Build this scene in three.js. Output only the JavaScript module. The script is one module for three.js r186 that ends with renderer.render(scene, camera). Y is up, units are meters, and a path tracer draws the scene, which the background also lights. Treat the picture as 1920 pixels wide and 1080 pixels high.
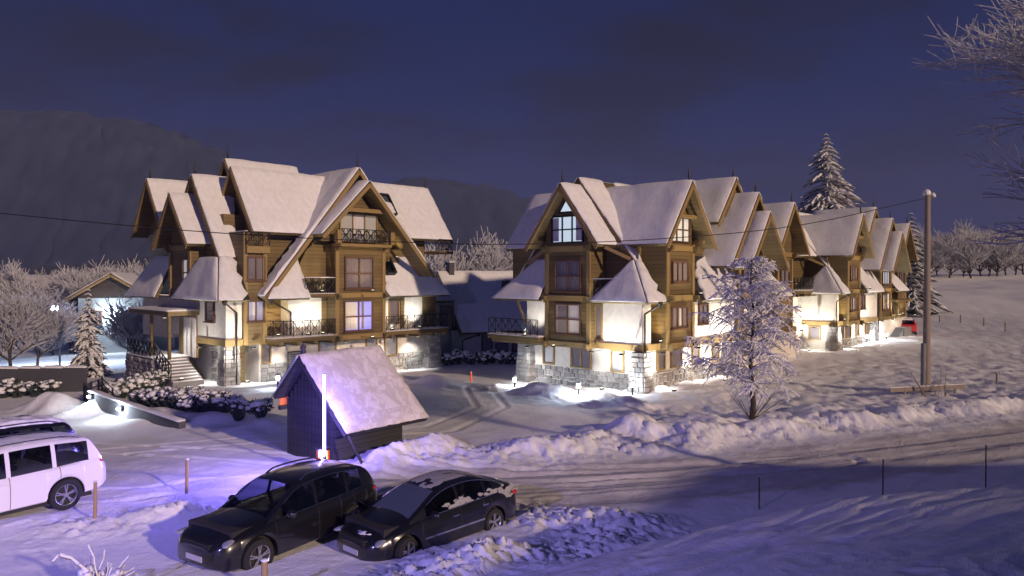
import * as THREE from 'three';
import { mergeGeometries, mergeVertices, toCreasedNormals } from 'three/addons/utils/BufferGeometryUtils.js';
import { createNoise2D, createNoise3D } from 'simplex-noise';

// ---------- camera, sky, light ----------
const scene = new THREE.Scene();
const camera = new THREE.PerspectiveCamera(2 * Math.atan(540 / 1370) * 180 / Math.PI, 16 / 9, 0.3, 6000);
camera.position.set(0, 6.5, 0);
camera.rotation.set(0, 0, 0);
camera.setViewOffset(1920, 1080, 0, 20, 1920, 1080);   // a level camera with a small lens shift
const renderer = new THREE.WebGLRenderer({ antialias: true });
renderer.toneMapping = THREE.LinearToneMapping;
renderer.toneMappingExposure = 1;
renderer.shadowMap.enabled = true;

// seeded randomness
function rng(seed) { let a = seed >>> 0; return () => { a = (a + 0x6d2b79f5) | 0; let t = Math.imul(a ^ (a >>> 15), 1 | a); t = (t + Math.imul(t ^ (t >>> 7), 61 | t)) ^ t; return ((t ^ (t >>> 14)) >>> 0) / 4294967296; }; }
const n2 = createNoise2D(rng(11)), n3 = createNoise3D(rng(12));
const fbm = (x, y, o = 4) => { let s = 0, a = 0.5, f = 1; for (let i = 0; i < o; i++) { s += a * n2(x * f, y * f); a *= 0.5; f *= 2.03; } return s; };
const fbm3 = (x, y, z, o = 3) => { let s = 0, a = 0.5, f = 1; for (let i = 0; i < o; i++) { s += a * n3(x * f, y * f, z * f); a *= 0.5; f *= 2.03; } return s; };
const lerp = THREE.MathUtils.lerp, clamp = THREE.MathUtils.clamp, sstep = THREE.MathUtils.smoothstep;
const V = (x, y, z) => new THREE.Vector3(x, y, z);

// night sky: deep blue overhead with thin drifting cloud, paler violet town glow in the mist along the horizon
{
  const W = 1024, H = 512, d = new Float32Array(W * H * 4);
  for (let j = 0; j < H; j++) {
    const el = ((j + 0.5) / H - 0.5) * Math.PI, y = Math.sin(el);
    for (let i = 0; i < W; i++) {
      const az = ((i + 0.5) / W - 0.5) * 2 * Math.PI, x = Math.cos(az) * Math.cos(el), z = Math.sin(az) * Math.cos(el);
      const k = 1 / (Math.max(y, 0) + 0.22);
      const c = sstep(fbm(x * k * 0.8 + 3.1, z * k * 1.2 + 1.7, 5) + 0.28 * fbm(x * k * 2, z * k * 3.4, 3), -0.3, 0.42);
      const hz = Math.exp(-Math.max(y, 0) * 7.5);
      // clear blue, cloud violet grey, horizon glow
      const clear = [0.005, 0.014, 0.078], cloud = [0.007, 0.008, 0.024], glow = [0.058, 0.054, 0.115];
      for (let q = 0; q < 3; q++) d[(j * W + i) * 4 + q] = lerp(lerp(clear[q], cloud[q], c), glow[q], hz * 0.92);
      d[(j * W + i) * 4 + 3] = 1;
    }
  }
  const t = new THREE.DataTexture(d, W, H, THREE.RGBAFormat, THREE.FloatType);
  t.mapping = THREE.EquirectangularReflectionMapping; t.magFilter = THREE.LinearFilter; t.needsUpdate = true;
  scene.background = t; scene.environment = t;
}
// the warm light of the town, low and far behind the camera on the right
const sun = new THREE.DirectionalLight(new THREE.Color(1.0, 0.73, 0.54), 3.7);
sun.position.set(68, 28.5, 73 - 40); sun.target.position.set(0, 0, -40);
sun.castShadow = true; sun.shadow.radius = 3;
Object.assign(sun.shadow.camera, { left: -90, right: 90, top: 90, bottom: -90, near: 1, far: 400 });
scene.add(sun, sun.target);

// ---------- textures and materials ----------
function noiseTex(size, fn, srgb) {
  const d = new Uint8Array(size * size * 4);
  for (let j = 0; j < size; j++) for (let i = 0; i < size; i++) {
    const c = fn(i / size, j / size), o = (j * size + i) * 4;
    for (let q = 0; q < 3; q++) d[o + q] = clamp((Array.isArray(c) ? c[q] : c) * 255, 0, 255);
    d[o + 3] = 255;
  }
  const t = new THREE.DataTexture(d, size, size, THREE.RGBAFormat);
  t.wrapS = t.wrapT = THREE.RepeatWrapping; t.magFilter = THREE.LinearFilter; t.minFilter = THREE.LinearMipmapLinearFilter;
  if (srgb) t.colorSpace = THREE.SRGBColorSpace;
  t.needsUpdate = true; return t;
}
const tile = (x, y, f, s = 0) => { // tileable 2D noise on a torus
  const a = x * 2 * Math.PI, b = y * 2 * Math.PI, r = f / (2 * Math.PI);
  return n3(Math.cos(a) * r + s, Math.sin(a) * r + Math.cos(b) * r * 0.7, Math.sin(b) * r + s * 1.7);
};
const snowBump = noiseTex(512, (x, y) => 0.5 + 0.22 * tile(x, y, 7) + 0.16 * tile(x, y, 19, 5) + 0.12 * tile(x, y, 47, 9) + 0.08 * tile(x, y, 110, 3));
const snowTint = noiseTex(512, (x, y) => { const v = 0.94 + 0.025 * tile(x, y, 5, 2) + 0.012 * tile(x, y, 23, 4) + 0.006 * tile(x, y, 80, 6); return [v, v, v]; }, true);
const fineBump = noiseTex(256, (x, y) => 0.5 + 0.25 * tile(x, y, 24) + 0.2 * tile(x, y, 70, 5));
const plasterTint = noiseTex(256, (x, y) => { const v = 0.94 + 0.03 * tile(x, y, 5, 1) + 0.02 * tile(x, y, 25, 2); return [v, v * 0.995, v * 0.985]; }, true);
const woodMap = noiseTex(512, (x, y) => { // eight horizontal boards, grain along x
  const b = Math.floor(y * 8), fy = y * 8 - b, r = rng(b * 77 + 5), tone = 0.88 + 0.2 * r(), sh = r() * 9;
  const g = 0.5 + 0.5 * Math.sin((fy * 9 + 2.2 * tile(x, y, 3, sh) + 0.8 * tile(x * 1, y, 12, sh)) * 3.1), st = tile(x, y, 40, sh + 2);
  let k = tone * (0.84 + 0.12 * g + 0.05 * st); if (fy < 0.05 || fy > 0.96) k *= 0.62;
  return [k * 0.9, k * 0.9, k * 0.9];
}, true);
const woodBump = noiseTex(512, (x, y) => { const fy = y * 8 - Math.floor(y * 8); return (fy < 0.06 || fy > 0.95 ? 0.1 : 0.75) + 0.08 * tile(x, y, 30, 2); });
const shingleMap = noiseTex(256, (x, y) => { const j = Math.floor(y * 8), fx = (x * 8 + (j & 1) * 0.5) % 1, fy = y * 8 - j; const r = rng(j * 31 + Math.floor(x * 8 + (j & 1) * 0.5) * 7)(); const e = fx < 0.05 || fy < 0.08 ? 0.55 : 1; const v = (0.6 + 0.35 * r) * e; return [v, v, v]; }, true);

const std = (color, o = {}) => { const m = new THREE.MeshStandardMaterial({ roughness: 0.85, ...o }); m.color.setRGB(...color); return m; };
const M = {
  ground: std([1, 1, 1], { roughness: 0.92, vertexColors: true, bumpMap: snowBump, bumpScale: 0.018 }),
  snow: std([0.86, 0.86, 0.88], { roughness: 0.9, bumpMap: snowBump, bumpScale: 0.015, map: snowTint }),
  plaster: std([0.74, 0.7, 0.62], { roughness: 0.95, map: plasterTint, bumpMap: fineBump, bumpScale: 0.004 }),
  timber: std([0.255, 0.175, 0.062], { roughness: 0.62, map: woodMap, bumpMap: woodBump, bumpScale: 0.012 }),
  frame: std([0.105, 0.052, 0.026], { roughness: 0.5 }),
  trim: std([0.25, 0.168, 0.06], { roughness: 0.55, bumpMap: fineBump, bumpScale: 0.003 }),
  shingle: std([0.05, 0.046, 0.045], { roughness: 0.8, map: shingleMap, bumpMap: shingleMap, bumpScale: 0.02 }),
  iron: std([0.02, 0.02, 0.022], { roughness: 0.45, metalness: 0.6 }),
  gutter: std([0.03, 0.025, 0.022], { roughness: 0.4, metalness: 0.4 }),
  stone: std([1, 1, 1], { roughness: 0.9, vertexColors: true, bumpMap: fineBump, bumpScale: 0.01 }),
  mortar: std([0.13, 0.12, 0.11], { roughness: 0.95 }),
  concrete: std([0.22, 0.22, 0.23], { roughness: 0.9, bumpMap: fineBump, bumpScale: 0.006, map: plasterTint }),
  roomShade: std([0.15, 0.135, 0.15], { roughness: 0.9 }),
  curtain: std([0.62, 0.6, 0.58], { roughness: 0.95 }),
  curtainDim: std([0.2, 0.17, 0.18], { roughness: 0.95 }),
  bark: std([0.05, 0.04, 0.035], { roughness: 0.95, bumpMap: fineBump, bumpScale: 0.01 }),
  barkPale: std([0.2, 0.17, 0.16], { roughness: 0.95 }),
  needleFrost: std([0.27, 0.26, 0.27], { roughness: 0.95 }),
  larchSnow: std([0.8, 0.79, 0.81], { roughness: 0.95 }),
  needle: std([0.045, 0.06, 0.05], { roughness: 0.95 }),
  frost: std([0.52, 0.52, 0.57], { roughness: 0.95, side: THREE.DoubleSide }),
  poleWood: std([0.24, 0.2, 0.165], { roughness: 0.85, bumpMap: fineBump, bumpScale: 0.01 }),
  stake: std([0.32, 0.22, 0.12], { roughness: 0.8 }),
  blackPaint: new THREE.MeshPhysicalMaterial({ color: new THREE.Color().setRGB(0.008, 0.008, 0.01), roughness: 0.28, metalness: 0.1, clearcoat: 1, clearcoatRoughness: 0.08 }),
  whitePaint: new THREE.MeshPhysicalMaterial({ color: new THREE.Color().setRGB(0.72, 0.7, 0.7), roughness: 0.35, clearcoat: 0.8, clearcoatRoughness: 0.15, bumpMap: fineBump, bumpScale: 0.001 }),
  redPaint: new THREE.MeshPhysicalMaterial({ color: new THREE.Color().setRGB(0.6, 0.03, 0.04), roughness: 0.3, clearcoat: 1 }),
  carGlass: new THREE.MeshPhysicalMaterial({ color: new THREE.Color().setRGB(0.3, 0.32, 0.36), roughness: 0.03, transmission: 1, thickness: 0, ior: 1.6 }),
  seat: std([0.05, 0.045, 0.045], { roughness: 0.9 }),
  tyre: std([0.015, 0.015, 0.016], { roughness: 0.9 }),
  alloy: std([0.55, 0.55, 0.56], { roughness: 0.3, metalness: 0.9 }),
  chrome: std([0.75, 0.75, 0.76], { roughness: 0.15, metalness: 1 }),
  plastic: std([0.02, 0.02, 0.021], { roughness: 0.6 }),
  orange: std([0.75, 0.13, 0.02], { roughness: 0.5 }),
  pane: new THREE.MeshPhysicalMaterial({ color: 0xffffff, roughness: 0.03, transmission: 1, thickness: 0, ior: 1.5 }),
};
M.timberDim = M.timberDark = M.timber; // one stain on the whole estate
M.bargeWood = M.trim;
const glow = (c, k, base = [0.3, 0.3, 0.3]) => { const m = std(base, { roughness: 0.6 }); m.emissive.setRGB(...c); m.emissiveIntensity = k; return m; };
M.lampWarm = glow([1, 0.86, 0.6], 6);
M.lampCool = glow([0.85, 0.92, 1], 12);
M.litWarm = glow([1, 0.88, 0.72], 0.75); M.litCool = glow([0.72, 0.86, 1], 0.75); M.litBlue = glow([0.16, 0.18, 1], 0.75); M.litDim = glow([0.8, 0.62, 0.42], 0.16); M.litPale = glow([0.85, 0.8, 0.8], 0.5);

// ---------- mesh helpers ----------
const used = {};
function numbered(name) { const k = (used[name] = (used[name] ?? -1) + 1); return k ? name + '_' + String(k).padStart(3, '0') : name; }
function tag(o, label, category, group, kind) { if (label) o.userData.label = label; if (category) o.userData.category = category; if (group) o.userData.group = group; if (kind) o.userData.kind = kind; return o; }
function thing(name, label, category, pos = [0, 0, 0], turn = 0, group) {
  const o = new THREE.Group(); o.name = numbered(name); o.position.set(...pos); o.rotation.y = turn; scene.add(o); return tag(o, label, category, group);
}
function copyOf(src, label, pos, turn, scale) { const c = src.clone(); c.name = numbered(src.name.replace(/_\d{3}$/, '')); c.userData = { ...src.userData }; if (label) c.userData.label = label; c.position.set(...pos); c.rotation.y = turn; if (scale) c.scale.set(...(Array.isArray(scale) ? scale : [scale, scale, scale])); scene.add(c); return c; }
// box-mapped uv in metres
function metreUV(g, k = 1) {
  if (g.index) g = g.toNonIndexed();
  const p = g.attributes.position, uv = new Float32Array(p.count * 2), a = V(), b = V(), c = V(), n = V();
  for (let i = 0; i < p.count; i += 3) {
    a.fromBufferAttribute(p, i); b.fromBufferAttribute(p, i + 1); c.fromBufferAttribute(p, i + 2);
    n.crossVectors(b.clone().sub(a), c.clone().sub(a));
    const x = Math.abs(n.x), y = Math.abs(n.y), z = Math.abs(n.z);
    [a, b, c].forEach((v, q) => { const o = (i + q) * 2; if (y > x && y > z) { uv[o] = v.x * k; uv[o + 1] = v.z * k; } else if (x > z) { uv[o] = v.z * k; uv[o + 1] = v.y * k; } else { uv[o] = v.x * k; uv[o + 1] = v.y * k; } });
  }
  g.setAttribute('uv', new THREE.BufferAttribute(uv, 2)); return g;
}
class MB { // collects shapes, merges them into one named mesh
  constructor() { this.g = []; }
  add(g, color) {
    g = g.index ? g.toNonIndexed() : g; for (const k of Object.keys(g.attributes)) if (k !== 'position' && k !== 'normal') g.deleteAttribute(k);
    if (!g.attributes.normal) g.computeVertexNormals();
    if (color) { const n = g.attributes.position.count, c = new Float32Array(n * 3); for (let i = 0; i < n; i++) c.set(color, i * 3); g.setAttribute('color', new THREE.BufferAttribute(c, 3)); }
    this.g.push(g); return this;
  }
  box(x0, x1, y0, y1, z0, z1, color) { const g = new THREE.BoxGeometry(Math.abs(x1 - x0), Math.abs(y1 - y0), Math.abs(z1 - z0)); g.translate((x0 + x1) / 2, (y0 + y1) / 2, (z0 + z1) / 2); return this.add(g, color); }
  bar(a, b, r, r2 = r, n = 6) { // tapered round bar
    const d = b.clone().sub(a), L = d.length(); if (L < 1e-5) return this; const g = new THREE.CylinderGeometry(r2, r, L, n, 1, false); g.translate(0, L / 2, 0);
    g.applyQuaternion(new THREE.Quaternion().setFromUnitVectors(V(0, 1, 0), d.multiplyScalar(1 / L))); g.translate(a.x, a.y, a.z); return this.add(g);
  }
  beam(a, b, w, h, up = V(0, 1, 0)) { // rectangular bar from a to b
    const d = b.clone().sub(a), L = d.length(); d.normalize(); const s = V().crossVectors(up, d).normalize(), t = V().crossVectors(d, s);
    const g = new THREE.BoxGeometry(w, h, L); g.applyMatrix4(new THREE.Matrix4().makeBasis(s, t, d)); const m = a.clone().add(b).multiplyScalar(0.5); g.translate(m.x, m.y, m.z); return this.add(g);
  }
  tube(pts, r, n = 5, seg) { const c = new THREE.CatmullRomCurve3(pts); return this.add(new THREE.TubeGeometry(c, seg ?? pts.length * 3, r, n, false)); }
  lathe(pts, n = 16, pos) { const g = new THREE.LatheGeometry(pts.map(([x, y]) => new THREE.Vector2(x, y)), n); if (pos) g.translate(...pos); return this.add(g); }
  tris(list) { const g = new THREE.BufferGeometry(); g.setAttribute('position', new THREE.BufferAttribute(new Float32Array(list.flat()), 3)); g.computeVertexNormals(); return this.add(g); }
  quad(a, b, c, d) { return this.tris([a, b, c, a, c, d].map((v) => [v.x, v.y, v.z])); }
  slab(a, b, c, d, t0, t1) { // four corners a,b,c,d (planar), thickened along the normal from t0 to t1
    const n = V().crossVectors(b.clone().sub(a), d.clone().sub(a)); if (n.lengthSq() < 1e-9) n.crossVectors(c.clone().sub(b), d.clone().sub(b)); n.normalize(); if (n.y < 0) n.negate();
    const lo = [a, b, c, d].map((v) => v.clone().addScaledVector(n, t0)), hi = [a, b, c, d].map((v) => v.clone().addScaledVector(n, t1));
    const flip = V().crossVectors(b.clone().sub(a), c.clone().sub(a)).dot(n) < 0; const T = []; const q = (p, r, s, u) => (flip ? [p, s, r, p, u, s] : [p, r, s, p, s, u]).forEach((v) => T.push([v.x, v.y, v.z]));
    q(hi[0], hi[1], hi[2], hi[3]); q(lo[3], lo[2], lo[1], lo[0]); for (let i = 0; i < 4; i++) { const j = (i + 1) % 4; q(lo[i], lo[j], hi[j], hi[i]); }
    return this.tris(T);
  }
  self() { return this; }
  buildEach(name, mat, parent) { return this.g.map((g) => { const m = new MB(); m.g.push(g); return m.build(name, mat, parent); }); }
  build(name, mat, parent, k) {
    if (!this.g.length) return null; let g = mergeGeometries(this.g); g = metreUV(g, k ?? 0.5);
    const m = new THREE.Mesh(g, mat); m.name = parent === scene ? numbered(name) : name; m.castShadow = m.receiveShadow = true; parent.add(m); return m;
  }
}
const lump = (r, seed, k = 0.3, d = 2) => { // an uneven rounded lump
  const g = mergeVertices(new THREE.IcosahedronGeometry(r, d).deleteAttribute('normal').deleteAttribute('uv')), p = g.attributes.position, v = V();
  for (let i = 0; i < p.count; i++) { v.fromBufferAttribute(p, i); const s = 1 + k * n3(v.x / r * 1.1 + seed * 7.3, v.y / r * 1.1, v.z / r * 1.1 + seed) + k * 0.5 * n3(v.x / r * 2.6, v.y / r * 2.6 + seed * 3, v.z / r * 2.6); p.setXYZ(i, v.x * s, v.y * s, v.z * s); }
  g.computeVertexNormals(); return g;
};
// ---------- terrain ----------
// heights known at places (x, distance in front of the camera, height)
const SPOTS = [
  [-30, 8, 1.2], [-14, 10, 1.15], [-6, 11, 1.15], [-1, 11.5, 1.2], [-14, 15, 0.9], [-8, 15, 0.85], [-4, 15, 0.8], [0, 15, 0.8], [-12, 19, 0.8], [-6, 19, 0.7], [0, 18.5, 0.65], [4, 18, 0.85], [8, 18.5, 1.15], [13, 19, 1.5], [20, 20, 1.9], [30, 20, 2.3],
  [-20, 24, 0.5], [-10, 24, 0.55], [-4, 24, 0.5], [1, 24, 0.45], [6, 24, 0.65], [11, 25, 0.95], [17, 26, 1.35], [26, 28, 1.8],
  [-24, 30, -0.2], [-17, 30, 0.0], [-20, 33.5, -0.35], [-12, 30, 0.3], [-6, 30, 0.35], [0, 30, 0.25], [6, 31, 0.35], [12, 32, 0.55], [20, 34, 0.95], [30, 36, 1.4],
  [-30, 38, -0.6], [-22, 38, -0.35], [-15, 38, 0.3], [-8, 38, 0.15], [-2, 38, 0.05], [5, 38, 0.2], [12, 40, 0.25], [20, 42, 0.7], [32, 44, 1.2],
  [-40, 48, -1.2], [-26, 47, -0.2], [-18, 45, 0.15], [-10, 46, 0], [-4, 50, -0.35], [3, 48, 0], [10, 48, 0.1], [18, 50, 0.2], [28, 52, 0.75], [42, 56, 1.4],
  [-60, 60, -2], [-34, 60, -1.2], [-18, 60, -0.3], [-6, 60, -0.6], [4, 58, -0.3], [20, 60, 0], [32, 62, 0.1], [45, 66, 1.0], [65, 70, 2],
  [-90, 85, -2.5], [-45, 85, -1.8], [-10, 80, -0.8], [15, 80, 0], [40, 80, 0], [52, 82, 0.3], [70, 90, 1.6], [100, 95, 3],
  [-120, 130, -2], [-40, 130, -1.5], [20, 130, 0.2], [70, 130, 3.4], [110, 130, 5.2], [-200, 240, 2], [-60, 240, 1], [60, 240, 6], [100, 190, 7], [160, 240, 8], [250, 260, 10], [-400, 500, 8], [0, 500, 8], [300, 500, 14], [500, 500, 16],
];
function baseHeight(x, d) {
  let s = 0, w = 0;
  for (const [px, pd, py] of SPOTS) {
    const r = 0.16 * Math.max(pd, 14), q = ((x - px) ** 2 + (d - pd) ** 2) / (2 * r * r), k = Math.exp(-q) + 1e-5 / (1 + q * q) / (pd * 0.05); s += k * py; w += k;
  }
  return s / w;
}
const seg = (x, y, pts) => { // distance to a polyline and position along it 0..1
  let best = 1e9, at = 0; const n = pts.length - 1;
  for (let i = 0; i < n; i++) { const [ax, ay] = pts[i], [bx, by] = pts[i + 1], dx = bx - ax, dy = by - ay, t = clamp(((x - ax) * dx + (y - ay) * dy) / (dx * dx + dy * dy), 0, 1), r = Math.hypot(x - ax - dx * t, y - ay - dy * t); if (r < best) { best = r; at = (i + t) / n; } }
  return [best, at];
};
const ROAD = [[-34, 24.5], [-18, 23], [-8, 20.5], [0, 20.6], [7, 21.5], [14, 23.2], [22, 25.6], [34, 29], [55, 34]];
const COURT = [[-2.5, 27], [-0.6, 33], [-1.2, 39], [-2.6, 46], [-3.4, 54]];
// wheel tracks pressed into the snow
const TRACKS = [[[-26, 25.5], [-16, 25.8], [-9, 28.2], [-3, 30], [-1, 36], [-2, 43]], [[-22, 30], [-15, 27], [-8, 24.5], [0, 22.2], [10, 22.6]], [[-11.5, 19.5], [-8, 21.5], [-2, 21.4], [8, 22.4], [20, 25.6]], [[-4.2, 17.6], [-1.5, 20.2], [5, 21.2], [16, 24.2], [30, 28.5]]];
// ridges of ploughed snow: path, width, height, roughness
const BANKS = [
  { p: [[-4.0, 24.2], [-1.6, 25.0], [1.4, 25.4], [4.6, 26.3], [8.5, 27.3], [13, 28.6], [19, 30.2], [27, 32.6], [40, 37]], w: 1.35, h: 0.5, r: 0.27 },
  { p: [[3.4, 28.6], [6.8, 29.4], [10, 30.0], [14, 31.4]], w: 1.6, h: 0.45, r: 0.14 },
  { p: [[0.6, 17.6], [2.4, 16.4], [1.6, 15.2], [-0.3, 14.4], [-1.6, 13.2]], w: 0.95, h: 0.42, r: 0.3 },
  { p: [[-10.4, 16.6], [-8.6, 17.3], [-7.4, 18.2], [-6.6, 17.6]], w: 0.75, h: 0.4, r: 0.2 },
  { p: [[0.8, 41.2], [2.4, 39.6], [4.1, 37.2], [5.3, 35.6]], w: 1.25, h: 0.62, r: 0.16 },
  { p: [[-6.6, 47.5], [-4.6, 45.3], [-2.9, 43.8], [-1.3, 43.6]], w: 1.1, h: 0.45, r: 0.1 },
  { p: [[-24.5, 37.6], [-22.0, 36.8], [-20.6, 36.0]], w: 1.0, h: 0.85, r: 0.12 },
  { p: [[-19.2, 36.2], [-16.4, 34.2], [-13.4, 32.4], [-10.2, 31.2]], w: 1.3, h: 0.4, r: 0.05 },
  { p: [[4.2, 27.4], [5.5, 28.4]], w: 1.2, h: 0.4, r: 0.22 },
  { p: [[-4.6, 23.2], [-3.6, 24.6], [-2.6, 26.0]], w: 0.6, h: 0.38, r: 0.12 },
];
function groundHeight(x, d) {
  let y = baseHeight(x, d);
  const far = sstep(d, 40, 120);
  // the hillside that the camera stands on
  if (d < 22) {
    const crest = 13 + 0.7 * n2(x * 0.12, 3.3), xc = clamp(x, -2.5, 15), yc = 1.45 + 0.155 * xc + 0.002 * xc * xc;
    const bank = yc + 0.17 * (crest - d) + 0.13 * fbm(x * 0.16 + d * 0.12, d * 0.3, 2) + 0.035 * (1 - Math.abs(fbm(x * 0.28 + 0.4 * n2(x * 0.3, d * 0.3), d * 0.75 - x * 0.34, 3)) * 3.2);
    const drop = d > crest ? (d - crest) * 0.34 + 0.02 * (d - crest) ** 2 : 0;
    const k = sstep(x, -3.5, 2.5);
    const lo = 1.2 + 0.12 * (11 - d), b = lerp(Math.min(lo, y + 0.1 + 0.16 * (11.6 - d)), bank - drop, k), sm = 0.22;
    y = b > y ? b + sm * Math.exp(-(b - y) / sm) * 0.5 : y + sm * Math.exp(-(y - b) / sm) * 0.5;
  }
  let rough = 0;
  for (const b of BANKS) {
    if (Math.abs(d - b.p[0][1]) > 30) continue;
    const [r, at] = seg(x, d, b.p); if (r > b.w * 3.2) continue;
    const wob = b.w * (1 + 0.35 * n2(x * 0.5 + 9, d * 0.5)), k = Math.exp(-((r / wob) ** 2) * 1.1) * (0.55 + 0.45 * sstep(at, 0, 0.12)) * (0.66 + 0.55 * n2(x * 0.27, d * 0.27 + 7));
    y += b.h * Math.max(k, 0); rough = Math.max(rough, b.r * Math.exp(-((r / wob / 1.25) ** 2)));
  }
  if (rough > 0.005) { const wx = x + 0.35 * n2(x * 1.3, d * 1.3 + 20), wd = d + 0.35 * n2(x * 1.3 + 31, d * 1.3), t = 0.55 * n2(wx * 1.5, wd * 1.5) + 0.38 * n2(wx * 3.1 + 4, wd * 3.1) + 0.22 * n2(wx * 6.3, wd * 6.3); y += rough * t * 0.6; }
  const open = sstep(x, 2, 8) * sstep(d, 28, 33);
  y += (0.03 + 0.13 * open * (1 - far)) * fbm(x * 0.45, d * 0.45, 3) + 0.1 * open * (1 - far) * fbm(x * 1.8, d * 1.2, 3) + far * 0.6 * fbm(x * 0.03, d * 0.03, 3);
  if (d < 44 && d > 15) for (const tr of TRACKS) { const [r0] = seg(x, d, tr); if (r0 < 1.1) { const e = Math.abs(r0 - 0.72); y += -0.05 * Math.exp(-((e / 0.13) ** 2)) + 0.02 * Math.exp(-(((e - 0.24) / 0.1) ** 2)); } }
  const [rr] = seg(x, d, ROAD); if (rr < 4) { const k = 1 - sstep(rr, 1.8, 3.4); y += k * (-0.06 + 0.035 * Math.cos((rr - 0.9) * 4.2) + 0.018 * fbm(x * 0.8 + d * 0.3, d * 3.2 - x * 0.9, 3)); }
  return y;
}
const heightCache = new Map();
const G = (x, z) => groundHeight(x, -z);
// a point of the ground under a pixel of the 1920-wide photograph, at a guessed height
const onGround = (px, d) => { const x = (px - 960) / 1370 * d; return V(x, G(x, -d), -d); };
{
  const radii = [0.8]; while (radii[radii.length - 1] < 1900) { const r = radii[radii.length - 1]; radii.push(r + Math.max(0.05, r * (r < 9 ? 0.03 : r < 60 ? 0.0052 : r < 200 ? 0.012 : 0.05))); }
  const ang = []; for (let a = -180; a < 180 - 1e-6;) { ang.push(a); const q = Math.abs(a); a += q < 40 ? 0.22 : q < 60 ? 0.8 : 6; }
  ang.push(180);
  const P = [], C = [], I = [], nA = ang.length;
  for (const r of radii) for (const a of ang) {
    const t = a * Math.PI / 180, x = r * Math.sin(t), d = r * Math.cos(t);
    let y;
    if (d < 4) { const k = sstep(d, -6, 4); y = lerp(4.4 + 0.03 * Math.min(-d, 60), Math.min(groundHeight(x, Math.max(d, 4)), 4.6), k); } else y = groundHeight(x, d);
    P.push(x, y, -d);
    // trodden, gritted snow on the road and in the yard; clean snow elsewhere
    const rr = r < 80 ? seg(x, d, ROAD)[0] : 99, edge = 2.75 + 0.5 * n2(x * 0.35, d * 0.35) + 0.25 * n2(x * 1.3, d * 1.3);
    let k = (1 - sstep(rr, edge - 0.8, edge + 0.25)) * sstep(x, -16, -1);
    k *= 0.82 + 0.3 * fbm(x * 0.6 + d * 0.2, d * 2.6 - x * 0.7, 4);
    const cc = r < 80 ? seg(x, d, COURT)[0] : 99; let k2 = (1 - sstep(cc, 1.6 + 0.5 * n2(x * 0.5, d * 0.5), 3.0)) * 0.35;
    const park = x < 3 && d < 26 && d > 12 ? 0.3 * sstep(n2(x * 0.3 + 4, d * 0.3) + 0.5 * n2(x * 1.1, d * 1.1), -0.2, 0.9) * (1 - sstep(rr, 2.5, 6)) : 0;
    k = clamp(Math.max(k, k2, park), 0, 1);
    const g = 0.02 * n2(x * 2.3, d * 2.3);
    C.push(lerp(0.86, 0.5, k) + g , lerp(0.86, 0.475, k) + g, lerp(0.885, 0.46, k) + g);
  }
  for (let i = 0; i < radii.length - 1; i++) for (let j = 0; j < nA - 1; j++) { const a = i * nA + j, b = a + 1, c = a + nA, e = c + 1; I.push(a, c, b, b, c, e); }
  const g = new THREE.BufferGeometry(); g.setAttribute('position', new THREE.BufferAttribute(new Float32Array(P), 3)); g.setAttribute('color', new THREE.BufferAttribute(new Float32Array(C), 3));
  const uv = new Float32Array(P.length / 3 * 2); for (let i = 0; i < P.length / 3; i++) { uv[i * 2] = P[i * 3] / 2.2; uv[i * 2 + 1] = P[i * 3 + 2] / 2.2; }
  g.setAttribute('uv', new THREE.BufferAttribute(uv, 2)); g.setIndex(I); g.computeVertexNormals();
  const m = new THREE.Mesh(g, M.ground); m.name = 'ground'; m.castShadow = m.receiveShadow = true; m.userData.kind = 'structure'; scene.add(m);
}
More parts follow.
